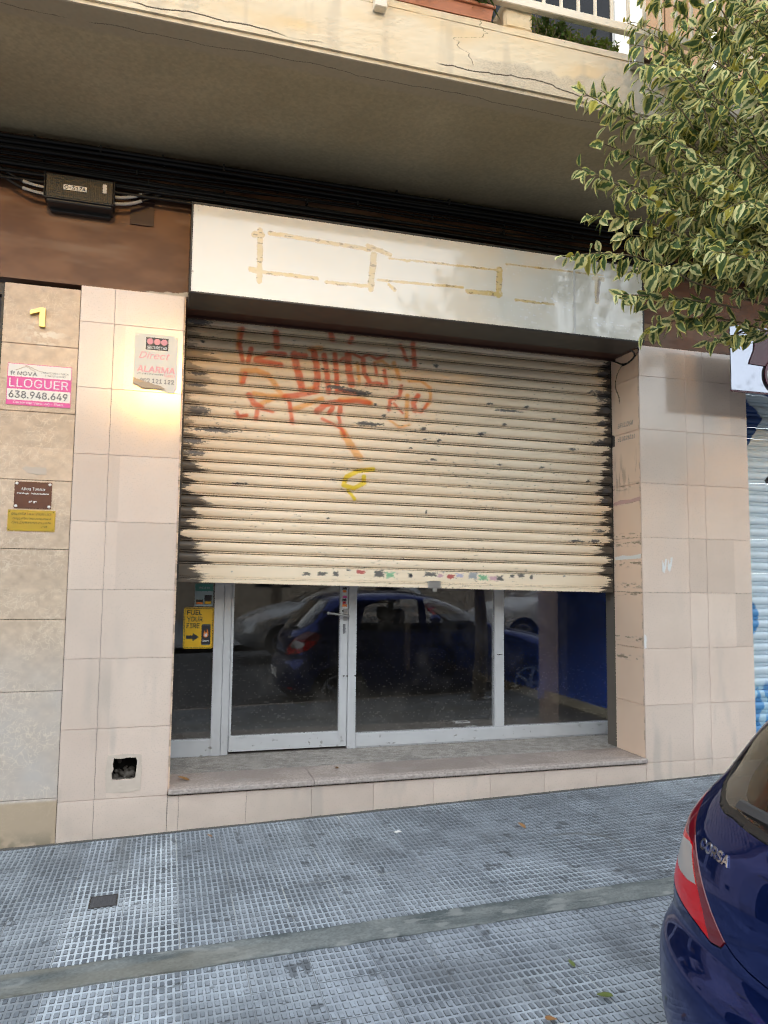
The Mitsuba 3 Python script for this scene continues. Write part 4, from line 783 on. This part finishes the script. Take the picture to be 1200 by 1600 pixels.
# ------------------------------------------------------------------ plants on the balcony, litter
def leaf_mesh(L_, w, curl=.25, fold=.25, seg=4):
    t = np.linspace(0, 1, seg + 1); wd = w * np.sin(np.pi * np.clip(t * .93 + .045, 0, 1)) ** .8 * (1 - .25 * t); wd[-1] = .0004; wd[0] = .0012
    V, U = [], []
    for k in range(seg + 1):
        y, z = L_ * t[k] * (1 - .12 * curl * t[k]), -curl * L_ * t[k] ** 2
        for s, u in ((-1, 0), (0, .5), (1, 1)): V.append((s * wd[k], y, z + abs(s) * fold * wd[k])); U.append((u, min(t[k], .999)))
    F = []
    for k in range(seg):
        for c in (0, 1):
            a = 3 * k + c; F += [(a, a + 1, a + 4), (a, a + 4, a + 3)]
    return np.array(V), np.array(F), np.array(U)
def frame(d, up):
    d = d / np.linalg.norm(d); x = np.cross(d, up); x /= np.linalg.norm(x) + 1e-9; return np.c_[x, d, np.cross(x, d)]
def leaves_ply(items, m):
    V, F, U, o = [], [], [], 0
    for v, f, u in items: V.append(v); F.append(f + o); U.append(u); o += len(v)
    return mikit.ply((np.vstack(V), np.vstack(F)), m, smooth=True, uv=np.vstack(U))
rng = np.random.default_rng(14)
def bush(base, n, spread, h, L_, w, m, droop=.3):
    it = []; st = []
    for k in range(n):
        a, e = rng.uniform(0, 2 * np.pi), rng.uniform(.2, 1.0); p0 = np.array(base) + [rng.uniform(-spread, spread), rng.uniform(-.06, .06), 0]
        d = np.array([np.cos(a) * (1 - e) * .9, np.sin(a) * .5 * (1 - e), e]); p1 = p0 + d * h * rng.uniform(.5, 1)
        st.append(tube(np.linspace(p0, p1, 4), .0018, 4))
        for q in range(7):
            t = rng.uniform(.2, 1); b = rng.normal(0, 1, 3); b[2] = b[2] * .5 - droop
            v, f, u = leaf_mesh(L_ * rng.uniform(.6, 1.1), w); R_ = frame(b + d * .6, np.array([0.1, .2, 1]))
            it.append((v @ R_.T + p0 + (p1 - p0) * t, f, u + [0, int(rng.integers(900))]))
    return it, cat(st)
for nm, lab, x, n, sp, h, L_, w in (('balcony_plant', 'feathery green plant growing over the balcony edge', 1.58, 170, .27, .15, .035, .005), ('balcony_plant', 'dark leafy plant behind the railing above the plaster stub', 1.46, 26, .10, .34, .05, .010), ('balcony_plant', 'fine leaved sprig hanging over the fascia beside the street tree', 2.52, 16, .14, .12, .018, .007)):
    k = thing(nm, lab, 'plant'); it, stt = bush((x, YB + .07, 4.236), n, sp, h, L_, w, 'plain_leaf')
    scene[k + '__foliage'] = leaves_ply(it, 'fern_leaf' if w < .008 else 'plain_leaf'); add(k, 'stems', stt, 'twig_bark')
TR = thing('window_box', 'terracotta trough on the balcony edge with dark spiky plants', 'planter')
tx0, tx1, ty, tz = .50, 1.06, YB + .035, 4.242
ot = M3(trimesh.convex.convex_hull(np.array([(x + sx * o, ty + y_ + sy * o, tz + z_) for x, sx in ((tx0, -1), (tx1, 1)) for y_, sy in ((-.055, -1), (.055, 1)) for z_, o in ((0, -.012), (.075, 0))]))) - M3(bx(tx0 + .012, tx1 - .012, ty - .043, ty + .043, tz + .02, tz + .2))
add(TR, 'body', TM(ot), 'terracotta'); add(TR, 'rim', cat([cbox(tx0 - .008, tx1 + .008, ty - .064, ty - .052, tz + .062, tz + .080, .003), cbox(tx0 - .008, tx1 + .008, ty + .052, ty + .064, tz + .062, tz + .080, .003)]), 'terracotta')
add(TR, 'soil', bx(tx0 + .013, tx1 - .013, ty - .042, ty + .042, tz + .021, tz + .06), 'soil')
it, stt = bush((.78, ty, tz + .06), 90, .26, .26, .11, .006, 'plain_leaf', .1); k = 'balcony_plant_003'; used['balcony_plant'] += 1
labels[k] = {'label': 'dark spiky plant growing in the terracotta trough', 'category': 'plant'}; scene[k + '__foliage'] = leaves_ply(it, 'plain_leaf'); add(k, 'stems', stt, 'twig_bark')
for nm, lab, px, py, s, ang, m in (('fallen_leaf', 'curled brown leaf in the middle of the pavement', 1.555, -.60, .055, 20, 'dry_leaf'), ('fallen_leaf', 'olive green leaf lying near the blue car bumper', 1.008, -2.235, .07, 200, 'olive_leaf'), ('fallen_leaf', 'brown leaf near the lower edge of the pavement', .80, -2.32, .06, 120, 'dry_leaf'), ('fallen_leaf', 'tiny tan leaf on the paving right of the left pier', -.205, -.165, .032, 60, 'dry_leaf'), ('fallen_leaf', 'withered leaf in the left corner of the shop step', -.33, .17, .07, 80, 'dry_leaf'), ('fallen_leaf', 'dark dry leaf at the middle of the shop step', .62, .25, .06, 150, 'dry_leaf'), ('fallen_leaf', 'pale green leaf scrap on the paving beside the car', 1.03, -2.05, .035, 10, 'olive_leaf')):
    k = thing(nm, lab, 'leaf'); v, f, u = leaf_mesh(s, s * .32, -.35, .5, 6); a = math.radians(ang); R_ = np.array([[math.cos(a), -math.sin(a), 0], [math.sin(a), math.cos(a), 0], [0, 0, 1]])
    z = .034 if 'step' in lab else gz(px) + .004
    mm = trimesh.Trimesh(v, f, process=False); top = mm.copy(); top.vertices = top.vertices @ R_.T + [px, py, z]; add(k, 'blade', top, m, smooth=True)
for lab, px, py, s in (('white paper scrap on the paving below the step', .83, -.42, .022),):
    k = thing('paper_scrap', lab, 'litter'); q = cbox(-s, s, -s * .5, s * .5, 0, .003, .001).subdivide_to_size(.01); v = q.vertices.copy(); v += .006 * (meshkit.fbm(v * 70)[:, None] - .4); q.vertices = v
    add(k, 'scrap', rotated(q, 30, [0, 0, 1]).apply_translation([px, py, gz(px) + .002]), 'paper_white')

# ------------------------------------------------------------------ the street tree
TREE = thing('street_tree', 'street tree with cream edged leaves that hangs into the view from the right', 'tree')
rng = np.random.default_rng(77)
tb = np.array([3.05, -2.0, gz(3.0)])
trunk = smooth_path([tb, tb + [.03, .02, 1.0], tb + [-.02, .05, 1.9], tb + [.03, .0, 2.6], tb + [.0, .02, 3.4]], 24)
add(TREE, 'trunk', tube(trunk, np.linspace(.085, .035, 24) * (1 + .05 * rng.normal(size=24)), 12), 'bark', smooth=True)
C0 = np.array([2.95, -1.95, 3.95]); RAD = np.array([1.65, 1.05, 1.75])
tips = [(1.20, -1.74, 2.765), (1.30, -1.72, 3.60), (1.27, -1.75, 3.20), (1.44, -1.78, 2.60), (1.33, -1.70, 3.0), (1.62, -1.72, 2.46), (1.95, -1.76, 2.44), (2.2, -1.8, 2.55), (1.55, -1.5, 3.80), (1.45, -1.6, 3.45), (1.9, -1.35, 4.55), (1.75, -1.45, 4.25), (1.7, -2.1, 3.0), (1.62, -1.6, 2.8), (2.45, -1.85, 2.50), (1.5, -1.72, 2.92), (1.6, -1.5, 3.30), (2.0, -1.9, 2.62), (1.72, -1.62, 3.6)]
ends = [np.array(t) for t in tips]
for k in range(1050):
    d = rng.normal(size=3); d /= np.linalg.norm(d); rr = rng.uniform(.35, 1.0) ** .6
    p = C0 + d * RAD * rr
    if p[2] < 2.72 + .10 * (p[0] > 2.2) + .43 * (p[1] + 1.8) + .12 * rng.random() or p[1] > -.95 or (p[0] > 2.5 and k % 5): continue
    # notches in the outline where the balcony shows through
    if p[0] < 1.85 and not (2.62 < p[2] < 3.75): continue
    if p[0] < 2.0 and rng.random() < .35: continue
    ends.append(p)
for k in range(120):
    y = rng.uniform(-2.25, -1.45); ends.append(np.array([rng.uniform(1.68, 2.6), y, 2.74 + .43 * (y + 1.8) + .5 * rng.random()]))
twig_parts, leaves = [], []
for i, e in enumerate(ends):
    hub = trunk[int(np.clip(14 + (e[2] - 2.0) / 2.4 * 7 + rng.integers(-1, 2), 18, 22))]
    base = e + (hub - e) / np.linalg.norm(hub - e) * (rng.uniform(.28, .48) if i > 18 else .62)
    midp = (base + e) / 2 + [0, 0, .04 + .05 * rng.random()] + rng.normal(size=3) * .025
    path = smooth_path([base, midp, e], 12)
    twig_parts.append((path, i))
    ln = np.linalg.norm(e - base); nl = int(ln / (.030 if i > 18 else .0135)) + 4
    for q in range(nl):
        t = .10 + .90 * (q + rng.random()) / nl; j = t * 11; a = path[int(min(j, 10))]; b = path[int(min(j, 10)) + 1]; p = a + (b - a) * (j - int(min(j, 10)))
        dd = (b - a) / np.linalg.norm(b - a); ang = q * 2.4 + rng.uniform(-.8, .8)
        s1 = np.cross(dd, [0, 0, 1.0]); s1 /= np.linalg.norm(s1) + 1e-9; s2 = np.cross(s1, dd)
        out = s1 * math.cos(ang) + s2 * math.sin(ang) * .6
        ld = dd * rng.uniform(.15, .9) + out * rng.uniform(.5, 1.2) + np.array([0, 0, rng.uniform(-1.0, .05)])
        Ls = rng.uniform(.050, .110) * (1.0 if t < .88 else .78)
        v, f, u = leaf_mesh(Ls, Ls * rng.uniform(.25, .335), rng.uniform(.10, .55), rng.uniform(.05, .45))
        away = (p - C0) * [1, 1.3, .6]; away /= np.linalg.norm(away) + 1e-9
        R_ = frame(ld, np.array([0, -.15, .35]) + .75 * away + .42 * rng.normal(size=3)); p = p + ld / np.linalg.norm(ld) * .008
        leaves.append((v @ R_.T + p, f, u + [0, int(rng.integers(5000))]))
for (path, i) in twig_parts[:19]:
    add(TREE, 'twig', tube(path, np.linspace(.0045, .0016, 12), 6), 'twig_bark', smooth=True)
lim = []
for (path, i) in twig_parts:
    hub = trunk[int(np.clip(14 + (path[0][2] - 2.3) / 2.4 * 7, 18, 22))]
    if i % 7 == 0: lim.append(tube(smooth_path([hub, (hub + path[0]) / 2 + [0, 0, -.05], path[0]], 10), np.linspace(.011, .004, 10), 6))
add(TREE, 'branch', cat(lim), 'twig_bark', smooth=True, kind='stuff')
add(TREE, 'inner_twig', cat([tube(p, np.linspace(.004, .0015, 12), 5) for p, i in twig_parts[19:]]), 'twig_bark', smooth=True, kind='stuff')
cn = np.array([v.mean(0) for v, f, u in leaves]); rel = cn - EYE; F_ = np.array(FWD); U_ = np.array(UP); R__ = np.cross(F_, U_); dp = rel @ F_; uu, vv = rel @ R__ / dp, rel @ U_ / dp
vis = (np.abs(uu) < .50) & (vv < .67) & (dp > .2)
score = np.where(vis, 1 / np.linalg.norm(rel, axis=1), 0); near = set(np.argsort(-score)[:300].tolist())
for i in sorted(near): add(TREE, 'leaf', leaves_ply([leaves[i]], 'variegated_leaf'), None)
scene[TREE + '__leaves'] = leaves_ply([l for i, l in enumerate(leaves) if i not in near], 'variegated_leaf'); labels[TREE + '__leaves'] = {'kind': 'stuff'}

# ------------------------------------------------------------------ cars
def loft(prof, inset=0.0, nz=150, nq=40, zr=None):
    P = np.array(prof, float); f = [PC(P[:, 0], P[:, k]) for k in range(1, 6)]
    z0, z1 = (P[0, 0] + inset, P[-1, 0] - inset) if zr is None else zr
    Zs, th, n = np.linspace(z0, z1, nz), np.linspace(0, np.pi / 2, nq), 2.7; V = []
    for z in Zs:
        xr, xf, W, ar, af = [float(g(z)) for g in f]; xr += inset; xf -= inset; W -= inset
        c, s = np.cos(th) ** (2 / n), np.sin(th) ** (2 / n)
        rear, front = np.c_[xr + ar * (1 - c), W * s], np.c_[xf - af * (1 - c[::-1]), W * s[::-1]]
        mid = np.linspace(rear[-1, 0], front[0, 0], 26)[1:-1]
        h = np.vstack([rear, np.c_[mid, np.full(24, W)], front]); o = np.vstack([h, (h[1:-1] * [1, -1])[::-1]])
        V.append(np.c_[o, np.full(len(o), z)])
    m = len(V[0]); V = np.vstack(V); a = np.arange(m); b = (a + 1) % m
    F = np.vstack([np.vstack([np.c_[i * m + a, i * m + a + m, i * m + b], np.c_[i * m + b, i * m + a + m, i * m + b + m]]) for i in range(nz - 1)]); nv = len(V)
    V = np.vstack([V, V[:m].mean(0), V[-m:].mean(0)])
    F = np.vstack([F, np.c_[a, b, np.full(m, nv)], np.c_[b + nv - m, a + nv - m, np.full(m, nv + 1)]])
    t = trimesh.Trimesh(V, F, process=False)
    if t.volume < 0: t.invert()
    return t
HATCH = [(.20, .16, 3.82, .76, .393, .55), (.27, .07, 3.93, .82, .423, .6), (.36, .02, 3.99, .85, .453, .66), (.46, 0, 4.0, .862, .473, .68), (.56, .002, 3.98, .868, .475, .70), (.60, .006, 3.97, .869, .475, .70), (.635, .018, 3.95, .869, .473, .70), (.675, .050, 3.93, .869, .466, .72), (.705, .064, 3.90, .868, .46, .73),
    (.76, .067, 3.80, .862, .447, .75), (.86, .078, 3.58, .828, .427, .75), (.95, .103, 3.25, .813, .426, .72), (1.0, .136, 2.98, .796, .42, .6), (1.1, .225, 2.76, .750, .397, .55), (1.2, .323, 2.56, .732, .378, .5), (1.3, .428, 2.34, .69, .348, .45), (1.38, .523, 2.12, .633, .327, .4),
    (1.43, .623, 1.92, .564, .32, .4), (1.465, .833, 1.75, .439, .278, .35), (1.485, 1.083, 1.55, .219, .178, .2)]
def prism_x(poly, xa, xb):      # polygon in (y, z), extruded along x
    m = extr(poly, xb - xa); v = m.vertices; t = trimesh.Trimesh(np.c_[xa + v[:, 2], v[:, 0], v[:, 1]], m.faces, process=False)
    if t.volume < 0: t.invert()
    return M3(t)
def prism_y(poly, ya, yb):      # polygon in (x, z), extruded along y
    m = extr(poly, yb - ya); v = m.vertices; t = trimesh.Trimesh(np.c_[v[:, 0], ya + v[:, 2], v[:, 1]], m.faces, process=False)
    if t.volume < 0: t.invert()
    return M3(t)
def prism_d(poly, side=1, ta=-.6, tb=.75):   # polygon in ((x+y)/sqrt2, z), extruded along the rear corner's diagonal
    m = extr(poly, tb - ta); v = m.vertices; s = math.sqrt(.5); u, t_ = v[:, 0], ta + v[:, 2]
    t = trimesh.Trimesh(np.c_[(u - t_) * s, side * (u + t_) * s, v[:, 1]], m.faces, process=False)
    if t.volume < 0: t.invert()
    return M3(t)
def make_car(K, prof, paint, place, rear_detail=True, sx=1.0, front_lamp='lens_clear'):
    O = M3(loft(prof, 0, 130, 36)); I8 = M3(loft(prof, .010, 90, 30)); cab = M3(loft(prof, .055, 60, 24, (.62, 1.40)))
    arch = m3.Manifold()
    wheels = [(.66, .30), (3.17, .30)]
    for wx, wr in wheels:
        for s in (-1, 1):
            c = trimesh.creation.cylinder(wr + .045, .30, sections=48); c.apply_transform(trimesh.transformations.rotation_matrix(math.pi / 2, [1, 0, 0])); c.apply_translation([wx, s * .76, .295]); arch = arch + M3(c)
    hr = [(.451, 1.052), (.495, 1.051), (.535, 1.058), (.567, 1.074), (.604, 1.094), (.632, 1.13), (.61, 1.22), (.56, 1.31), (.49, 1.375)]
    hw = Polygon([(-a, b) for a, b in hr] + hr[::-1] + [(.369, 1.044), (.304, 1.040), (0, 1.028), (-.304, 1.040), (-.369, 1.044)])
    rw = prism_x(hw, -.2, .85)
    ww = prism_x(Polygon([(-.72, 1.02), (.72, 1.02), (.60, 1.385), (-.60, 1.385)]), 2.05, 3.3)
    sw1 = Polygon([(.93, 1.03), (1.72, 1.00), (1.72, 1.385), (1.25, 1.385), (1.02, 1.30)]).buffer(-.01).buffer(.012)
    sw2 = Polygon([(1.80, 1.00), (2.62, .99), (2.20, 1.32), (2.02, 1.385), (1.80, 1.385)]).buffer(-.01).buffer(.012)
    def sides(poly): return prism_y(poly, .4, 1.0) + prism_y(poly, -1.0, -.4)
    s1, s2 = sides(sw1), sides(sw2); wins = [('rear_window', rw), ('windscreen', ww), ('side_window', prism_y(sw1, .4, 1.0)), ('side_window', prism_y(sw1, -1, -.4)), ('door_window', prism_y(sw2, .4, 1)), ('door_window', prism_y(sw2, -1, -.4))]
    allw = rw + ww + s1 + s2
    gap = .0022
    def g(poly, d): return poly.buffer(d, join_style=2)
    lp = Polygon([(.315, .757), (.371, .805), (.422, .853), (.478, .905), (.537, .950), (.600, .980), (.650, 1.004), (.716, 1.030), (.80, 1.022), (.90, .985), (.85, .88), (.76, .805), (.66, .772), (.592, .760), (.499, .750), (.428, .741), (.366, .727), (.33, .735)])
    lightL, lightR = prism_d(g(lp, -gap)), prism_d(g(lp, -gap), -1)
    lightcut = prism_d(g(lp, gap)) + prism_d(g(lp, gap), -1)
    th_ = [(.266, .729), (.322, .741), (.366, .759), (.428, .807), (.481, .855), (.532, .907), (.581, .951), (.628, .98), (.658, 1.004), (.69, 1.05), (.70, 1.12), (.665, 1.25), (.59, 1.36), (.45, 1.395)]
    tgp = Polygon([(-a, b) for a, b in th_[::-1]] + [(-.2, .725), (0, .722), (.2, .725)] + th_)
    tg_in, tg_out = prism_x(g(tgp, -gap), -.2, .72), prism_x(g(tgp, gap), -.2, .72)
    bp = Polygon([(-.3, .1), (.30, .1), (.30, .45), (.55, .74), (.55, .82), (-.3, .82)])
    bp_in, bp_out = prism_y(g(bp, -gap), -1, 1), prism_y(g(bp, gap), -1, 1)
    fp = Polygon([(4.3, .1), (3.70, .1), (3.70, .45), (3.62, .64), (3.70, .66), (4.3, .66)]); fb_in, fb_out = prism_y(g(fp, -gap), -1, 1), prism_y(g(fp, gap), -1, 1)
    hp = Polygon([(3.35, .72), (3.72, .69), (4.2, .66), (4.2, .80), (3.70, .845), (3.45, .83)]); hl_all = prism_y(hp, .38, 1) + prism_y(hp, -1, -.38); hl_out = prism_y(g(hp, gap), .376, 1) + prism_y(g(hp, gap), -1, -.376)
    dp_ = Polygon([(1.77, .33), (2.62, .33), (2.72, .60), (2.70, .98), (2.66, .985), (2.2, 1.37), (1.77, 1.37)])
    dr_in, dr_out = prism_y(g(dp_, -gap), .3, 1) + prism_y(g(dp_, -gap), -1, -.3), prism_y(g(dp_, gap), .3, 1) + prism_y(g(dp_, gap), -1, -.3)
    shell = O - I8 - arch
    core = I8 - arch - cab - allw
    def put(name, M, m, smooth=35, parent=K, **kw):
        return add(parent, name, TM(M), m, smooth=smooth, to_world=place, **kw)
    seal0 = prism_x(hw.buffer(.0205), -.2, .85)
    put('underbody', core, 'car_black', False)
    put('body', shell - seal0 - tg_out - bp_out - fb_out - lightcut - hl_out - dr_out - allw, paint)
    seal = prism_x(hw.buffer(.020), -.2, .85)
    put('tailgate', (shell ^ tg_in) - lightcut - seal, paint); put('window_seal', ((shell ^ seal) - rw) - lightcut, 'car_black')
    low = M3(bx(-1, 6, -2, 2, 0, .30)); 
    put('rear_bumper', (shell ^ bp_in) - tg_out - lightcut - low, paint); put('rear_valance', (shell ^ bp_in ^ low), 'car_trim')
    put('front_bumper', (shell ^ fb_in) - hl_out, paint)
    put('door', (shell ^ prism_y(g(dp_, -gap), .3, 1)) - allw, paint); put('door', (shell ^ prism_y(g(dp_, -gap), -1, -.3)) - allw, paint)
    for s in (1, -1):
        put('headlight', (shell ^ prism_y(hp, .38, 1)) if s > 0 else (shell ^ prism_y(hp, -1, -.38)), front_lamp)
        wh = Polygon([(.556, .922), (.53, .920), (.487, .872), (.455, .838), (.508, .829), (.591, .827), (.66, .832), (.73, .865), (.71, .900), (.655, .905)])
        tr_ = prism_d(Polygon([(.26, .715), (.372, .720), (.378, .742), (.406, .789), (.444, .835), (.482, .877), (.525, .927), (.56, .930), (.95, .925), (.95, 1.06), (.60, 1.06), (.50, .99), (.40, .90), (.26, .78)]), s)
        lw = prism_d(wh, s)
        pc = shell ^ (lightL if s > 0 else lightR)
        tl = put('tail_light', pc - lw - tr_, 'lens_red', label='red tail light on the corner')
        put('clear_lens', pc ^ lw - tr_ * 1 if False else (pc ^ lw) - tr_, 'lens_clear', parent=tl, label='clear reversing lens'); put('trim', pc ^ tr_, 'lens_dark_red', parent=tl)
        for wx, wr in wheels:
            prf = [(.0, -.09), (.20, -.09), (.215, -.095), (.27, -.10), (wr - .012, -.085), (wr, -.06), (wr, .06), (wr - .012, .085), (.27, .10), (.215, .095), (.20, .09)]
            ty_ = trimesh.creation.revolve(np.array(prf), sections=40); rot = trimesh.transformations.rotation_matrix(-math.pi / 2, [1, 0, 0]); ty_.apply_transform(rot); ty_.apply_translation([wx, s * .70, .295])
            sp = [trimesh.creation.cylinder(.055, .02, sections=20)]
            for a in range(5): q = bx(.03, .205, -.022, .022, -.008, .008); sp.append(rotated(q, 72 * a, [0, 0, 1]))
            sp.append(trimesh.creation.annulus(.185, .212, .03)); rm = cat(sp); rm.apply_transform(rot); rm.apply_translation([wx, s * .795, .295])
            wk = add(K, 'wheel', ty_, 'tyre', smooth=40, to_world=place); add(wk, 'rim', rm, 'rim', to_world=place)
        mr_ = trimesh.creation.icosphere(3, 1); mr_.apply_scale([.085, .10, .065]); mr_.apply_translation([2.52, s * .92, 1.03]); add(K, 'door_mirror', mr_, paint, smooth=True, to_world=place)
    for nm, w in wins:
        t = TM(O ^ w); n_ = t.face_normals; c_ = t.triangles_center
        ref = loft_dist(prof, c_)
        t.update_faces(ref < .004); add(K, nm, t, 'car_glass', smooth=40, to_world=place)
    for px, py in ((1.75, .36), (1.75, -.36), (.95, .36), (.95, -.36)):
        h = m3.Manifold.batch_hull([m3.Manifold.sphere(.09, 20).translate((px + dx, py + dy, z)) for dx, dy, z in ((0, .13, .62), (0, -.13, .62), (-.17, .12, 1.05 if px > 1 else .93), (-.17, -.12, 1.05 if px > 1 else .93), (.3, .13, .52), (.3, -.13, .52))]) if False else None
        seat = [m3.Manifold.batch_hull([m3.Manifold.sphere(.07, 16).translate((px + dx, py + dy, z)) for dx, dy, z in q]) for q in (((0, .15, .5), (0, -.15, .5), (.42, .15, .52), (.42, -.15, .52)), ((-.02, .15, .52), (-.02, -.15, .52), (-.17, .14, 1.0 if px > 1 else .86), (-.17, -.14, 1.0 if px > 1 else .86)), ((-.2, .07, 1.13 if px > 1 else .98), (-.2, -.07, 1.13 if px > 1 else .98), (-.2, .06, 1.19 if px > 1 else 1.03), (-.2, -.06, 1.19 if px > 1 else 1.03)))]
        t = cat([TM(q) for q in seat]); add(K, 'seat', t, 'seat_cloth', smooth=40, to_world=place)
    return O
def loft_dist(prof, pts):
    """how far points lie from the lofted surface, measured along the slice"""
    P = np.array(prof, float); f = [PC(P[:, 0], P[:, k]) for k in range(1, 6)]; n = 2.7
    xr, xf, W, ar, af = [g_(pts[:, 2]) for g_ in f]; y = np.abs(pts[:, 1]); x = pts[:, 0]
    k = np.clip(y / W, 0, 1); e = (1 - k ** n) ** (1 / n)
    dr_ = np.abs(x - (xr + ar * (1 - e))); df = np.abs(x - (xf - af * (1 - e))); ds = np.where((x > xr + ar * .6) & (x < xf - af * .6), np.abs(y - W), 9)
    ex = np.clip(1 - (x - xr) / ar, 0, 1); yr_ = W * (1 - ex ** n) ** (1 / n); ex2 = np.clip(1 - (xf - x) / af, 0, 1); yf_ = W * (1 - ex2 ** n) ** (1 / n)
    return np.min([dr_, df, ds, np.abs(y - yr_), np.abs(y - yf_)], axis=0)
def pose(x, y, z, rz=0, pitch=0):
    return T().translate([x, y, z]).rotate([0, 0, 1], rz).rotate([0, 1, 0], -pitch)
CAR = thing('parked_car', 'dark blue hatchback parked at the kerb on the right, rear end towards the viewer', 'car')
PLC = pose(.849, -3.365, -.403, 0, 1.2)
make_car(CAR, HATCH, 'car_paint', PLC)
CARKEYS = [k for k in scene if k.startswith(CAR + '__')]
# rear details of the blue car: badge, wiper, handle, plate, reflector
def on_tail(mesh2d, y0, z0, lift=.001):
    """flat print in (across, up) laid on the tailgate's curved surface; across runs from the car's left to its right"""
    v = mesh2d.vertices.copy(); P = np.array(HATCH, float); f = [PC(P[:, 0], P[:, k]) for k in range(1, 6)]; y = y0 - v[:, 0]; z = z0 + v[:, 1]
    xr, W, ar = f[0](z), f[2](z), f[3](z); e = (1 - np.clip(np.abs(y) / W, 0, 1) ** 2.7) ** (1 / 2.7)
    return trimesh.Trimesh(np.c_[xr + ar * (1 - e) - lift - v[:, 2], y, z], mesh2d.faces, process=False)
tx_ = meshkit.text_mesh('CORSA', .025, .003, True); tx_.apply_translation([-tx_.bounds[0][0], 0, 0]); tx_.apply_scale([.150 / tx_.bounds[1][0], 1, 1])
b_ = on_tail(tx_.subdivide_to_size(.02), .528, .936); add(CAR, 'badge', b_, 'chrome', to_world=PLC, label='chrome model lettering on the tailgate')
wp = on_tail(trimesh.util.concatenate([bx(0, .42, -.008, .008, .004, .018).subdivide_to_size(.03)]), .45, 1.072, .004)
add(CAR, 'wiper', wp, 'car_trim', to_world=PLC)
lpz = on_tail(bx(0, .52, 0, .11, 0, .006).subdivide_to_size(.05), .26, .44, .002); add(CAR, 'number_plate', lpz, 'white_plate', to_world=PLC)
for s in (1, -1):
    rf_ = on_tail(bx(-.05, .05, -.012, .012, 0, .004).subdivide_to_size(.02), s * .62, .355, .001); add(CAR, 'reflector', rf_, 'lens_red', to_world=PLC)
for nm, lab, pt, pl in (('silver_car', 'silver hatchback parked across the road, seen in the shop glass', 'silver_paint', pose(4.75, -8.3, -.22, 180)), ('white_car', 'white car parked across the road, seen in the right shop pane', 'white_paint', pose(9.6, -8.4, -.12, 180))):
    k2 = thing(nm, lab, 'car')
    for k in CARKEYS:
        d = {**scene[k], 'to_world': pl}
        if d['bsdf']['id'] == 'car_paint': d['bsdf'] = {'type': 'ref', 'id': pt}
        scene[k2 + k[len(CAR):]] = d
# ------------------------------------------------------------------ across the street
OB = thing('added_building', 'low rendered building added out of view across the street to keep the low sun off the pavement', 'building')  # added block, its height set to shade the pavement and lower facade
add(OB, 'wall', bx(-70, 70, -30, -19.5, -.7, 6.35), 'far_wall'); add(OB, 'parapet', cbox(-70, 70, -19.6, -19.3, 6.3, 6.55, .02), 'far_trim')
for i in range(26):
    x = -62 + i * 5
    for z in (.9, 3.7):
        wn = add(OB, 'window', cat([cbox(x - .7, x + .7, -19.56, -19.50, z - .1, z, .01), cbox(x - .7, x - .6, -19.55, -19.501, z, z + 1.7, .01), cbox(x + .6, x + .7, -19.55, -19.501, z, z + 1.7, .01), cbox(x - .7, x + .7, -19.55, -19.501, z + 1.701, z + 1.8, .01)]), 'far_trim')
        add(wn, 'pane', bx(x - .6, x + .6, -19.499 - .03, -19.49, z, z + 1.7), 'dark_pane')
sheet(-120, 120, -19.5, -10.2, -.02, 'far_pavement', 'paving_far')
rng = np.random.default_rng(5)
def crown(n, rx, rz, L_):
    it = []
    cl = [rng.normal(size=3) * [rx * .5, rx * .5, rz * .5] for _ in range(26)]
    for k in range(n):
        c = cl[rng.integers(26)]; p = c + rng.normal(size=3) * [rx * .22, rx * .22, rz * .2]; d = rng.normal(size=3); d[2] -= .4
        v, f, u = leaf_mesh(L_ * rng.uniform(.7, 1.3), L_ * .28, .2, .2, 2); it.append((v @ frame(d, np.array([0, .1, 1.])).T + p, f, u + [0, int(rng.integers(900))]))
    return leaves_ply(it, 'plain_leaf')
cr = [crown(2600, 2.0, 2.3, .16) for _ in range(2)]
for i, (x, y, s, z, lab) in enumerate([(2.2, -13.2, 1.0, 5.6, 'second street tree from the sunny gap across the road'), (6.0, -13.6, 1.05, 5.0, 'third street tree across the road, straight opposite the right pier'), (10.5, -13.0, 1.0, 4.5, 'tall street tree across the road beyond the right pier'), (15.5, -13.4, 1.0, 4.4, 'farthest street tree across the road'), (-7.5, -13.2, 1.0, 5.0, 'street tree across the road left of the sunny gap'), (-12.5, -13.2, 1.1, 5.4, 'leftmost street tree across the road')]):
    k = thing('opposite_tree', lab, 'tree', 'trees across the street')
    scene[k + '__crown'] = {**cr[i % 2], 'to_world': T().translate([x, y, z]).rotate([0, 0, 1], 70.0 * i).scale(s)}; labels[k + '__crown'] = {'kind': 'stuff'}
    add(k, 'trunk', tube(smooth_path([(x, y, -.4), (x + .05, y, 2), (x, y + .05, z)], 12), np.linspace(.16, .07, 12), 9), 'bark', smooth=True)

# dirt that has gathered where the wall meets the paving
rng = np.random.default_rng(9); xs = np.linspace(-1.47, 3.74, 260); rr = .004 + .007 * meshkit.fbm(np.c_[xs * 9, xs * 0, xs * 0])
mat('base_dirt', (.10, .092, .08), rough=1.0)
add(pav, 'base_dirt', tube(np.c_[xs, -.002 + 0 * xs, gz(xs) + .0005], rr, 6), 'base_dirt', smooth=True)
